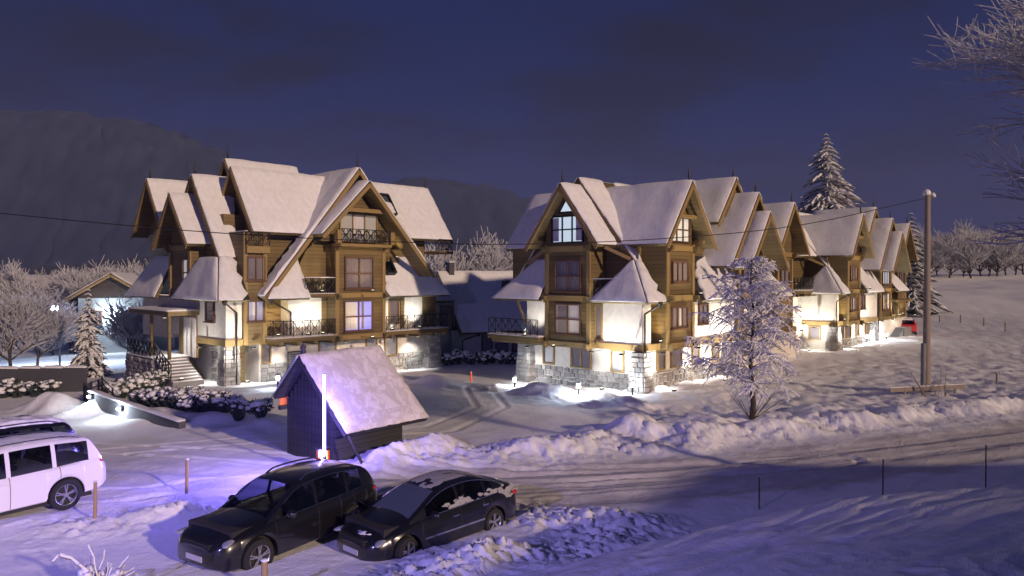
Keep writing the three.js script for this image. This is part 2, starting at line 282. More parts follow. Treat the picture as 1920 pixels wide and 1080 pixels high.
// ---------- building kit: u runs along the long front, v into the depth, h up ----------
const P = (u, h, v) => V(u, h, -v);
const TURN = Math.atan2(1370, 1290);      // both apartment houses stand parallel
function snowSlope(A, B, D, C, o = {}) { // A-B upper edge, C-D below them (A above C, B above D); a rounded uneven quilt of snow on that slope
  const t0 = o.t0 ?? 0.05, th = o.th ?? 0.16, seed = o.seed ?? 1, step = o.step ?? 0.4;
  const L = Math.max(A.distanceTo(B), C.distanceTo(D)), H = Math.max(A.distanceTo(C), B.distanceTo(D)), na = Math.max(4, Math.round(L / step)), nb = Math.max(4, Math.round(H / step));
  const n = V().crossVectors(B.clone().sub(A), C.clone().sub(A)); if (n.lengthSq() < 1e-6) n.crossVectors(D.clone().sub(C), C.clone().sub(B)); n.normalize(); if (n.y < 0) n.negate();
  const top = [], cuts = o.cuts ?? {};
  const at = (s, t) => { // ragged ends that leave part of the roof bare
    let s0 = 0, s1 = 1; if (cuts.a) s0 = cuts.a(t); if (cuts.b) s1 = 1 - cuts.b(t);
    const q = lerp(s0, s1, s); return A.clone().lerp(B, q).lerp(C.clone().lerp(D, q), t);
  };
  for (let j = 0; j <= nb; j++) for (let i = 0; i <= na; i++) {
    const s = i / na, t = j / nb, p = at(s, t), e = Math.min(s * L, (1 - s) * L, t * H + 0.15, (1 - t) * H);
    const edge = 0.55 + 0.45 * sstep(e, 0, 0.22), w = 1 + 0.24 * n3(p.x * 0.5 + 3, p.y * 0.5, p.z * 0.5 + seed) + 0.13 * n3(p.x * 0.9 + seed, p.y * 0.9, p.z * 0.9) + 0.07 * n3(p.x * 2.2, p.y * 2.2 + seed, p.z * 2.2);
    const out = (e < 0.05 ? 0.03 : 0) * n3(p.x * 3, p.y * 3, p.z * 3 + seed);
    top.push(p.addScaledVector(n, t0 + th * edge * w).add(V(out, 0, out)));
  }
  const T = [], W = na + 1, f = (a, b, c) => T.push([a.x, a.y, a.z], [b.x, b.y, b.z], [c.x, c.y, c.z]);
  const flip = V().crossVectors(B.clone().sub(A), C.clone().sub(A)).dot(n) < 0, tri = (a, b, c) => (flip ? f(a, b, c) : f(a, c, b));
  const g = new THREE.BufferGeometry(), pos = [], idx = [];
  for (const p of top) pos.push(p.x, p.y, p.z);
  for (let j = 0; j < nb; j++) for (let i = 0; i < na; i++) { const a = j * W + i; flip ? idx.push(a, a + W, a + 1, a + 1, a + W, a + W + 1) : idx.push(a, a + 1, a + W, a + 1, a + W + 1, a + W); }
  // skirt down to the roof
  const ring = []; for (let i = 0; i <= na; i++) ring.push(i); for (let j = 1; j <= nb; j++) ring.push(j * W + na); for (let i = na - 1; i >= 0; i--) ring.push(nb * W + i); for (let j = nb - 1; j >= 1; j--) ring.push(j * W);
  const base = top.length; ring.forEach((k) => { const i = k % W, j = (k / W) | 0, p = at(i / na, j / nb).addScaledVector(n, t0); pos.push(p.x, p.y, p.z); });
  ring.forEach((k, q) => { const q2 = (q + 1) % ring.length, a = k, b = ring[q2], c = base + q, d = base + q2; flip ? idx.push(a, b, c, b, d, c) : idx.push(a, c, b, b, c, d); });
  g.setAttribute('position', new THREE.BufferAttribute(new Float32Array(pos), 3)); g.setIndex(idx); g.computeVertexNormals();
  return g;
}
const jag = (w, k, seed, f = 1) => (t) => (w + k * Math.max(0, 0.5 + 0.5 * Math.sin(t * 31 * f + seed) + 0.7 * n2(t * 17 * f, seed)) * 0.7);
// one or both slopes of a steep roof. ax: ridge direction; c: ridge position across; a0..a1 along
function gable(parent, o) {
  const pt = (a, off, h) => (o.ax === 'u' ? P(a, h, o.c + off) : P(o.c + off, h, a));
  const wood = new MB(), tile_ = new MB(), board = new MB(), snows = [];
  for (const s of [-1, 1]) {
    if (o.only && o.only !== s) continue;
    const hw = s < 0 ? o.hw : o.hw2 ?? o.hw, eave = s < 0 ? o.eave : o.eave2 ?? o.eave;
    const A = pt(o.a0, 0, o.peak), B = pt(o.a1, 0, o.peak), C = pt(s < 0 ? o.e0 ?? o.a0 : o.f0 ?? o.a0, s * hw, eave), D = pt(s < 0 ? o.e1 ?? o.a1 : o.f1 ?? o.a1, s * hw, eave);
    wood.slab(A, B, D, C, -0.2, 0); tile_.slab(A, B, D, C, 0.002, 0.045);
    if (!(o.bare === s)) snows.push(snowSlope(A, B, D, C, { th: o.snow ?? 0.16, seed: (o.seed ?? 1) + s, cuts: s < 0 ? o.cutL : o.cutR, step: o.step }));
    if (o.boards !== false) { // barge board under the verge
      const out = (o.ax === 'u' ? V(-1, 0, 0) : V(0, 0, 1)).multiplyScalar(o.flipEnd ? -1 : 1), E = (o.flipEnd ? [B, D] : [A, C]).map((v) => v.clone().addScaledVector(out, 0.035)), dn = V(0, -0.2, 0);
      board.beam(E[0].clone().add(dn), E[1].clone().add(dn), 0.06, 0.24, out.clone().cross(E[1].clone().sub(E[0]).normalize()));
    }
  }
  const roof = wood.build('roof', o.wood ?? M.timber, parent);
  tile_.build('shingle_layer', M.shingle, roof);
  if (board.g.length) board.buildEach('barge_board', M.bargeWood, roof);
  for (const g of snows) new MB().add(g).build('snow_cover', M.snow, roof);
  if (o.finial) { const e = o.flipEnd ? o.a1 : o.a0, p = pt(e + (o.flipEnd ? -0.25 : 0.25), 0, o.peak); new MB().lathe([[0.001, 0], [0.08, 0.02], [0.05, 0.3], [0.09, 0.4], [0.03, 0.5], [0.012, 0.95], [0.001, 1.0]], 6, [p.x, p.y + 0.05, p.z]).build('finial', M.gutter, roof); }
  return roof;
}
// a single sloping piece of roof (skirts and hips); corners upper a,b lower d,c
function slopePiece(parent, A, B, D, C, o = {}) {
  const roof = new MB().slab(A, B, D, C, -0.16, 0).build('roof', o.wood ?? M.timber, parent);
  new MB().slab(A, B, D, C, 0.002, 0.045).build('shingle_layer', M.shingle, roof);
  if (o.snow !== 0) new MB().add(snowSlope(A, B, D, C, { th: o.snow ?? 0.16, seed: o.seed ?? 3, cuts: o.cuts, step: o.step })).build('snow_cover', M.snow, roof);
  return roof;
}
const wall = (parent, mat, u0, u1, h0, h1, v0, v1, name = 'wall') => new MB().box(u0, u1, h0, h1, -v1, -v0).build(name, mat, parent);
// infill of a gable: triangle (or truncated) facing -u ('u') or front ('v'), at a, thickness .25
function gableWall(parent, mat, ax, a, pts, th = 0.25, name = 'gable_wall') {
  const s = new THREE.Shape(pts.map(([x, h]) => new THREE.Vector2(x, h))), g = new THREE.ExtrudeGeometry(s, { depth: th, bevelEnabled: false });
  // shape x is v (ax u) or u (ax v)
  if (ax === 'v') g.translate(0, 0, -a - th); else { g.rotateY(Math.PI / 2); g.translate(a, 0, 0); }
  return new MB().add(g).build(name, mat, parent);
}
// a window on a wall: facing 'f' (front, at v=w) or 'l' (side facing -u, at u=w); c centre along the wall
function windowAt(parent, face, w, c0, c1, h0, h1, o = {}) {
  const nx = o.nx ?? 2, ny = o.ny ?? 2, fr = o.fr ?? 0.09, sgn = -1, mk = (x0, x1, y0, y1, d0, d1, mb) => { // d outward
    if (face === 'f') mb.box(x0, x1, y0, y1, -w + d0, -w + d1); else mb.box(w - d1, w - d0, y0, y1, -x1, -x0); return mb; };
  const f = new MB();
  mk(c0 - fr, c0, h0 - fr, h1 + fr, 0, 0.12, f); mk(c1, c1 + fr, h0 - fr, h1 + fr, 0, 0.12, f); mk(c0, c1, h1, h1 + fr, 0, 0.12, f); mk(c0, c1, h0 - fr, h0, 0, 0.12, f);
  const W = (c1 - c0) / nx, H = (o.split ? 0 : (h1 - h0) / ny), ys = o.split ? [h0, ...o.split, h1] : Array.from({ length: ny + 1 }, (_, i) => h0 + i * H), b = 0.04;
  for (let i = 1; i < nx; i++) mk(c0 + i * W - b, c0 + i * W + b, h0, h1, 0.03, 0.1, f);
  for (let i = 1; i < ys.length - 1; i++) for (let k = 0; k < nx; k++) mk(c0 + k * W + (k ? b : 0), c0 + (k + 1) * W - (k < nx - 1 ? b : 0), ys[i] - b, ys[i] + b, 0.03, 0.1, f);
  const frame = f.build('window', o.frame ?? M.frame, parent);
  mk(c0 + 0.002, c1 - 0.002, h0 + 0.002, h1 - 0.002, 0.004, 0.012, new MB()).build('room', o.back ?? M.roomShade, frame);  // flat panel behind the glass; its dark colour stands for the unlit room
  if (o.curtain) { // two drawn back curtains, in folds
    for (const [x0, x1, mat] of o.curtain) { const m = new MB(), n = Math.max(4, Math.round((x1 - x0) / 0.06)); for (let i = 0; i < n; i++) { const a = c0 + (c1 - c0) * (x0 + (x1 - x0) * i / n), e = c0 + (c1 - c0) * (x0 + (x1 - x0) * (i + 1) / n); mk(a, e, h0 + 0.05, h1 - 0.03, 0.016, 0.024 + 0.012 * (i & 1), m); } m.build('curtain', mat ?? M.curtainDim, frame); }
  }
  for (let i = 0; i < nx; i++) for (let j = 0; j < ys.length - 1; j++) mk(c0 + i * W + (i ? b : 0) + 0.001, c0 + (i + 1) * W - (i < nx - 1 ? b : 0) - 0.001, ys[j] + (j ? b : 0) + 0.001, ys[j + 1] - (j < ys.length - 2 ? b : 0) - 0.001, 0.055, 0.06, new MB()).build('pane', M.pane, frame);
  if (o.sill !== false) mk(c0 - 0.16, c1 + 0.16, h0 - fr - 0.07, h0 - fr - 0.002, 0.001, 0.2, new MB()).build('sill', o.sillMat ?? M.frame, frame);
  return frame;
}
// framed timber bay: posts, rails and corbels on a box
function timberBay(parent, face, w, c0, c1, h0, h1, depth, o = {}) {
  const m = new MB(), t = new MB(), c = new MB(), mk = (x0, x1, y0, y1, d0, d1, mb) => { if (face === 'f') mb.box(x0, x1, y0, y1, -w + d0, -w + d1); else mb.box(w - d1, w - d0, y0, y1, -x1, -x0); return mb; };
  mk(c0, c1, h0, h1, -depth, 0, m);
  const bay = m.build('timber_bay', o.mat ?? M.timber, parent);
  for (const x of [c0, c1 - 0.26]) mk(x, x + 0.26, h0 + 0.002, h1 - 0.002, 0.003, 0.1, t);
  for (const h of o.rails ?? []) { mk(c0 + 0.262, c1 - 0.262, h - 0.16, h + 0.16, 0.003, 0.12, t); for (const x of [c0 + 0.02, c1 - 0.24]) { mk(x, x + 0.22, h - 0.12, h + 0.12, 0.102, 0.45, c); mk(x + 0.02, x + 0.2, h - 0.26, h - 0.122, 0.102, 0.3, c); } }
  t.build('bay_frame', M.trim, bay); if (c.g.length) c.buildEach('corbel', M.timberDark, bay);
  return bay;
}
// wrought railing in swept crossing curves, between points (in plan u,v) at deck height h
function railing(parent, pts, h, o = {}) {
  const m = new MB(), H = o.height ?? 1.0, r = o.r ?? 0.022;
  for (let k = 0; k < pts.length - 1; k++) {
    const a = P(pts[k][0], h, pts[k][1]), b = P(pts[k + 1][0], h, pts[k + 1][1]), L = a.distanceTo(b), n = Math.max(1, Math.round(L / 0.62));
    const at = (s, y) => a.clone().lerp(b, s).add(V(0, y, 0));
    m.beam(at(0, H), at(1, H), 0.06, 0.05); m.beam(at(0, 0.12), at(1, 0.12), 0.04, 0.03);
    for (let i = 0; i <= n; i++) m.bar(at(i / n, 0), at(i / n, H), 0.026, 0.026, 5);
    for (let i = 0; i < n; i++) { const s = (q) => (i + q) / n;
      m.tube([at(s(0.03), 0.14), at(s(0.3), 0.42), at(s(0.62), 0.6), at(s(0.97), H - 0.04)], r, 4, 6); m.tube([at(s(0.97), 0.14), at(s(0.7), 0.42), at(s(0.38), 0.6), at(s(0.03), H - 0.04)], r, 4, 6);
      m.tube([at(s(0.3), 0.14), at(s(0.42), 0.4), at(s(0.25), 0.7), at(s(0.3), H - 0.04)], r * 0.85, 4, 6); m.tube([at(s(0.7), 0.14), at(s(0.58), 0.4), at(s(0.75), 0.7), at(s(0.7), H - 0.04)], r * 0.85, 4, 6);
    }
  }
  return m.build('railing', M.iron, parent);
}
function balcony(parent, u0, u1, v0, v1, h, rail, o = {}) { // slab with snow; rail in plan points
  const s = new MB().box(u0, u1, h - 0.26, h, -v1, -v0); const slab = s.build('balcony', o.mat ?? M.timberDim, parent);
  if (rail) railing(slab, rail, h + 0.05, o);
  if (o.snow !== 0) new MB().add(snowSlope(P(u0 - 0.02, h + 0.002, v1), P(u1 + 0.02, h + 0.002, v1), P(u1 + 0.02, h, v0 - 0.03), P(u0 - 0.02, h, v0 - 0.03), { th: 0.09, t0: 0.003, seed: h + u0, step: 0.35 })).build('snow_cover', M.snow, slab);
  if (o.joists !== false) { const j = new MB(); for (let u = u0 + 0.5; u < u1; u += 1.25) j.box(u - 0.1, u + 0.1, h - 0.5, h - 0.262, -v1, -v0 + 0.12); j.buildEach('joist', M.timberDark, slab); }
  return slab;
}
// rubble stone facing on a rectangle; face 'f' or 'l'
const stoneTone = (r) => { const k = 0.2 + 0.2 * r(), w = 0.02 * (r() - 0.3); return [k + w, k * 0.96 + w * 0.5, k * 0.9]; };
function stones(parent, face, w, c0, c1, h0, h1, o = {}) {
  const r = rng(Math.round((c0 * 31 + h0 * 17 + w * 7) * 10) + 99), m = new MB(), mk = (x0, x1, y0, y1, d, col) => {
    const j = () => (r() - 0.5) * 0.06, g = new THREE.BoxGeometry(1, 1, 1, 1, 1, 1), p = g.attributes.position, X0 = x0 + j(), X1 = x1 + j(), Y0 = y0 + j(), Y1 = y1 + j(), sk = j();
    for (let i = 0; i < p.count; i++) { const sx = p.getX(i) > 0 ? X1 : X0, sy = (p.getY(i) > 0 ? Y1 : Y0) + (p.getX(i) > 0 ? sk : 0), out = p.getZ(i) > 0; const bx = out ? (p.getX(i) > 0 ? -0.025 : 0.025) : 0, by = out ? (p.getY(i) > 0 ? -0.025 : 0.025) : 0, dd = out ? d : -0.02; if (face === 'f') p.setXYZ(i, sx + bx, sy + by, -w + dd); else p.setXYZ(i, w - dd, sy + by, -(sx + bx)); }
    if (face !== 'f') { const ix = g.index.array; for (let i = 0; i < ix.length; i += 3) { const t = ix[i]; ix[i] = ix[i + 1]; ix[i + 1] = t; } if (0) return; }
    g.computeVertexNormals(); m.add(g.toNonIndexed(), col); };
  for (let y = h0; y < h1 - 0.05;) { const hh = Math.min(0.16 + 0.16 * r(), h1 - y); for (let x = c0; x < c1 - 0.05;) { const ww = Math.min(0.22 + 0.34 * r(), c1 - x); mk(x + 0.015, x + ww - 0.015, y + 0.012, y + hh - 0.012, 0.05 + 0.06 * r(), stoneTone(r)); x += ww; } y += hh; }
  const s = m.build('stone_facing', M.stone, parent); if (s) s.userData.kind = 'stuff'; return s;
}
// battered stone buttress (square plan, wider below)
function buttress(parent, u, v, h0, h1, b, t) {
  const core = new MB(), q = (k) => lerp(b, t, k) / 2;
  const c = [[-1, -1], [1, -1], [1, 1], [-1, 1]], lo = c.map(([x, y]) => P(u + x * (b / 2 - 0.05), h0, v + y * (b / 2 - 0.05))), hi = c.map(([x, y]) => P(u + x * (t / 2 - 0.05), h1, v + y * (t / 2 - 0.05)));
  for (let i = 0; i < 4; i++) { const j = (i + 1) % 4; core.quad(lo[i], lo[j], hi[j], hi[i]); } core.quad(hi[0], hi[1], hi[2], hi[3]);
  const body = core.build('buttress', M.mortar, parent), m = new MB(), r = rng(Math.round(u * 13 + v * 7) + 5), n = Math.max(5, Math.round((h1 - h0) / 0.26));
  for (let i = 0; i < n; i++) { const k0 = i / n, k1 = (i + 1) / n, y0 = lerp(h0, h1, k0), y1 = lerp(h0, h1, k1), R = q((k0 + k1) / 2);
    for (let sd = 0; sd < 4; sd++) { let x = -R; while (x < R - 0.05) { const w = Math.min(0.25 + 0.35 * r(), R - x), d = 0.03 + 0.06 * r(), g = new THREE.BoxGeometry(w - 0.03, y1 - y0 - 0.025, 0.16); g.rotateX(0.02); g.translate(x + w / 2, (y0 + y1) / 2, R - 0.08 + d); g.rotateY(sd * Math.PI / 2); g.translate(u, 0, -v); m.add(g, stoneTone(r)); x += w; } } }
  const s = m.build('stone_facing', M.stone, body); s.userData.kind = 'stuff'; return body;
}
function downpipe(parent, pts, r = 0.055) { const m = new MB(); for (let i = 0; i < pts.length - 1; i++) m.bar(P(...pts[i]), P(...pts[i + 1]), r, r, 8); const p = P(...pts[0]); m.lathe([[0.06, -0.16], [0.16, 0.06], [0.16, 0.12], [0.001, 0.12]], 8, [p.x, p.y, p.z]); return m.build('downpipe', M.gutter, parent); }
// wall washer: small fitting with a glowing face and a spot light in front of it. dir in local u,h,v
const lampBody = M.iron;
function washer(parent, u, h, v, dir, cd, o = {}) { // dir: lean towards the wall; the fitting stands off it on an arm
  const up = dir[1] > 0, off = o.off ?? (up && h > 2 ? 0.8 : 0.62), L = Math.hypot(dir[0], dir[2]) || 1, ou = u - dir[0] / L * off, ov = v - dir[2] / L * off;
  const m = new MB().box(ou - 0.12, ou + 0.12, h - 0.05, h + 0.05, -ov - 0.07, -ov + 0.07)[o.free ? 'self' : 'beam'](P(ou, h - 0.02 * (up ? 1 : -1), ov), P(u + dir[0] / L * 0.5, h - 0.02 * (up ? 1 : -1), v + dir[2] / L * 0.5), 0.035, 0.03), fit = m.build('wall_lamp', lampBody, parent);
  new MB().box(ou - 0.09, ou + 0.09, up ? h + 0.051 : h - 0.057, up ? h + 0.057 : h - 0.051, -ov - 0.045, -ov + 0.045).build('lamp_face', o.cool ? M.lampCool : M.lampWarm, fit);
  const s = new THREE.SpotLight(o.cool ? new THREE.Color(0.86, 0.93, 1) : o.gold ? new THREE.Color(1, 0.76, 0.42) : new THREE.Color(1, 0.965, 0.91), cd * (up ? 3.2 : 2.2), 0, o.angle ?? 0.9, 1, 2), k = o.lean ?? (off > 0.7 ? 0.5 : 0.34);
  s.name = 'wall_lamp_light'; s.castShadow = true; s.shadow.radius = 3; s.position.copy(P(ou, h + (up ? 0.09 : -0.09), ov)); s.target.position.copy(P(ou + dir[0] / L * k, h + dir[1], ov + dir[2] / L * k)); parent.add(s, s.target);
}
// floodlight set in the snow in front of a wall, aimed up at the first floor
const flood = (parent, u, v, dir, cd = 40, o = {}) => washer(parent, u, o.h ?? 0.35, v, dir, cd, { off: 1.7, lean: 0.42, angle: 0.92, free: true, ...o });
// ---------- the two apartment houses ----------
const gold = { gold: true };
const houseR = thing('apartment_building', 'long timber and white plaster apartment building right of the courtyard, snowy gables in a row', 'apartment building', [7.22, 0, -40.56], TURN);
function moduleR(b, q, end) {   // one half of the long house, starting at u = q
  const U = (x) => q + x;
  // masonry
  const plaster = new MB();
  plaster.box(U(0.15), U(22), -1.4, 2.36, -8.6, -0.3); plaster.box(U(0), U(0.9), 2.7, 5.15, -8.6, 0); plaster.box(U(0.9), U(22), 2.7, 5.15, -8.7, -0.9); plaster.box(U(4.95), U(10.8), 2.7, 5.15, -0.91, 0.1);
  plaster.build('wall', M.plaster, b);
  // fascia beams
  new MB().box(U(-0.08), U(1.0), 2.36, 2.72, -0.1, 0.08).box(U(-0.08), U(0.1), 2.361, 2.719, -8.7, -0.101).box(U(4.92), U(10.9), 2.36, 2.72, -0.3, 0.2).box(U(1.0), U(1.78), 2.362, 2.718, -0.9, 0.06).box(U(10.9), U(22), 2.363, 2.717, -0.95, -0.25).buildEach('fascia_beam', M.trim, b);
  // timber core of the upper storeys
  wall(b, M.timberDim, U(1.05), U(22), 5.16, 8.5, 1.25, 8.7, 'timber_wall');
  wall(b, M.timber, U(0.91), U(1.8), 2.72, 5.15, 0.8, 0.899, 'timber_wall');
  // front bay with its gable
  timberBay(b, 'f', -0.4, U(1.8), U(4.92), 2.35, 8.45, 5, { rails: [2.55, 5.3, 8.2] });
  gableWall(b, M.timber, 'v', -0.35, [[U(1.9), 8.452], [U(4.82), 8.452], [U(4.82), 9.75], [U(3.36), 11.7], [U(1.9), 9.75]], 0.3);
  windowAt(b, 'f', -0.4, U(2.5), U(4.15), 6.3, 7.35, { nx: 3, ny: 1, curtain: [[0, 0.3, M.curtainDim], [0.68, 1, M.curtainDim]] });
  windowAt(b, 'f', -0.4, U(2.45), U(4.1), 3.62, 4.72, { nx: 3, ny: 1, curtain: [[0, 0.3, M.curtainDim], [0.5, 0.62, M.curtain]] });
  windowAt(b, 'f', -0.35, U(2.3), U(4.4), 8.62, 9.95, { nx: 3, ny: 2, back: q ? M.roomShade : M.litWarm, frame: M.frame, sill: false, fr: 0.07 });
  gable(b, { ax: 'v', c: U(3.36), a0: -1.25, a1: 11, peak: 12.05, hw: 2.75, eave: 8.35, seed: 4 + q, finial: true });
  new MB().beam(P(U(1.9), 10.05, -0.8), P(U(4.82), 10.05, -0.8), 0.16, 0.2).beam(P(U(3.36), 10.0, -0.85), P(U(3.36), 11.7, -0.85), 0.12, 0.12).beam(P(U(1.4), 8.6, -0.9), P(U(1.4), 8.6, 0.3), 0.2, 0.22).beam(P(U(5.3), 8.6, -0.9), P(U(5.3), 8.6, 0.3), 0.2, 0.22).buildEach('truss', M.trim, b);
  // steep main roof: left strip, corner skirt, right field, back
  const rag = jag(0.06, 0.3, 3 + q, 1);
  slopePiece(b, P(U(0.6), 12.5, 5), P(U(3), 12.5, 5), P(U(1.2), 7.4, 0.9), P(U(0.6), 7.4, 0.9), { seed: 8 + q });
  slopePiece(b, P(U(0.6), 7.4, 0.9), P(U(1.2), 7.4, 0.9), P(U(1.2), 5.12, -0.92), P(U(-0.9), 5.12, -0.92), { seed: 9 + q, cuts: { b: rag } });
  slopePiece(b, P(U(0.6), 7.4, 0.9), P(U(0.6), 7.4, 1.0), P(U(-0.9), 5.12, 2.9), P(U(-0.9), 5.12, -0.92), { seed: 10 + q });
  new MB().beam(P(U(0.56), 12.25, 4.95), P(U(0.56), 7.2, 0.85), 0.06, 0.3).buildEach('barge_board', M.timberDark, b);
  new MB().beam(P(U(0.5), 7.55, 1.1), P(U(-0.2), 8.25, 2.4), 0.16, 0.2).buildEach('truss', M.trim, b);
  slopePiece(b, P(U(4.2), 12.5, 5), P(U(13), 12.5, 5), P(U(10.0), 5.12, -0.92), P(U(5.2), 5.12, -0.92), { seed: 11 + q, cuts: { a: (t) => { if (t < 0.555) return 0; const u = t < 0.69 ? lerp(11.2, 7.4, (t - 0.555) / 0.135) : t < 0.79 ? lerp(7.4, 6.1, (t - 0.69) / 0.1) : lerp(6.1, 5.35, (t - 0.79) / 0.21), l = lerp(4.2, 5.2, t); return (u - l) / (lerp(13, 10, t) - l) + 0.03 * Math.max(0, Math.sin(t * 70)); } }, step: 0.18 });
  gable(b, { ax: 'u', c: 5, a0: U(0.6), a1: U(22.2), peak: 12.5, hw: 5.9, eave: 5.12, only: 1, seed: 13 + q, step: 0.8, boards: false });
  slopePiece(b, P(U(13), 12.48, 4.98), P(U(22.2), 12.48, 4.98), P(U(22.2), 8.35, 1.9), P(U(13), 8.35, 1.9), { seed: 14 + q });
  // big layered cross gable
  gable(b, { ax: 'v', c: U(12.2), a0: 0.4, a1: 6.4, peak: 13.25, hw: 2.6, eave: 10.1, seed: 15 + q, finial: true });
  gable(b, { ax: 'v', c: U(12.6), a0: -1.0, a1: 5, peak: 12.15, hw: 3.9, eave: 7.2, seed: 17 + q, finial: true });
  gable(b, { ax: 'v', c: U(12.4), a0: -1.9, a1: -0.6, peak: 10.8, hw: 2.9, eave: 7.1, seed: 19 + q });
  gableWall(b, M.timber, 'v', -0.3, [[U(9.2), 7.3], [U(16), 7.3], [U(12.6), 11.8]], 0.3);
  gableWall(b, M.timber, 'v', 0.6, [[U(10.4), 10.6], [U(14), 10.6], [U(12.2), 12.9]], 0.2);
  timberBay(b, 'f', -0.31, U(10.9), U(14.3), 2.35, 7.3, 1.5, { rails: [2.55, 5.3] });
  windowAt(b, 'f', -0.31, U(11.6), U(13.6), 5.9, 7.0, { nx: 3, ny: 1, back: q ? M.litCool : M.roomShade });
  windowAt(b, 'f', -0.31, U(11.6), U(13.6), 3.4, 4.9, { nx: 3, ny: 1, curtain: [[0, 0.3, M.curtain], [0.7, 1, M.curtain]] });
  slopePiece(b, P(U(14.2), 7.5, 0.9), P(U(16.6), 7.5, 0.9), P(U(18.2), 5.12, -0.92), P(U(14.2), 5.12, -0.92), { seed: 21 + q, cuts: { a: (t) => 0.08 + 0.06 * Math.max(0, Math.sin(t * 40)) } });
  // second small cross gable
  timberBay(b, 'f', 0.1, U(17.9), U(20.7), 2.35, 8.4, 3, { rails: [5.3, 8.2], mat: M.timberDim });
  windowAt(b, 'f', 0.1, U(18.6), U(20.0), 5.9, 7.2, { nx: 2, ny: 1 });
  gableWall(b, M.timber, 'v', 0.12, [[U(17.95), 8.402], [U(20.65), 8.402], [U(20.65), 9.6], [U(19.3), 11.5], [U(17.95), 9.6]], 0.3);
  gable(b, { ax: 'v', c: U(19.3), a0: -0.7, a1: 5, peak: 12.0, hw: 2.75, eave: 8.35, seed: 23 + q, finial: true });
  // ground floor openings, plinth, corner buttress
  for (const [c0, c1] of [[2.0, 2.7], [3.5, 4.6], [6.0, 6.7], [8.6, 9.3]]) windowAt(b, 'f', 0.3, U(c0), U(c1), 1.2, 2.2, { nx: 1, ny: 1, sill: false, frame: M.trim, curtain: [[0, 1, M.curtainDim]] });
  windowAt(b, 'f', -0.1, U(6.1), U(7.1), 3.7, 4.8, { nx: 2, ny: 1, curtain: [[0, 0.4, M.curtainDim]] });
  stones(b, 'f', 0.3, U(0.2), U(10.2), -0.6, 1.05);
  buttress(b, U(0.05), 0.1, -0.6, 2.33, 1.15, 0.75);
  buttress(b, U(10.3), 0.3, -0.6, 2.33, 0.95, 0.9);
  downpipe(b, [[U(0.35), 5.0, -0.95], [U(0.1), 4.45, -0.12], [U(0.1), 2.3, -0.12]]);
  downpipe(b, [[U(10.2), 5.0, -0.95], [U(10.85), 4.4, -0.2], [U(10.85), 0.1, -0.22]]);
  // light on the walls
  flood(b, U(0.55), 0, [0, 1, 1], 34); washer(b, U(1.36), 2.86, 0.45, [0, 1, 0.2], 7, gold);
  for (const x of [6.2, 9.2]) flood(b, U(x), -0.1, [0, 1, 1], 38);
  for (const x of [1.35, 5.3, 7.7]) washer(b, U(x), 2.24, 0.1, [0, -1, 0.12], 10);
  washer(b, U(12.6), 2.86, -0.75, [0, 1, 0.2], 7, gold); washer(b, U(3.36), 5.55, -0.98, [0, 1, 0.2], 5, gold); washer(b, U(19.3), 2.6, -0.4, [0, 1, 0.25], 7, gold); washer(b, U(16.2), 2.86, -0.1, [0, 1, 0.2], 8);
  washer(b, U(3.36), 2.5, -0.85, [0, 1, 0.16], 5, gold);
}
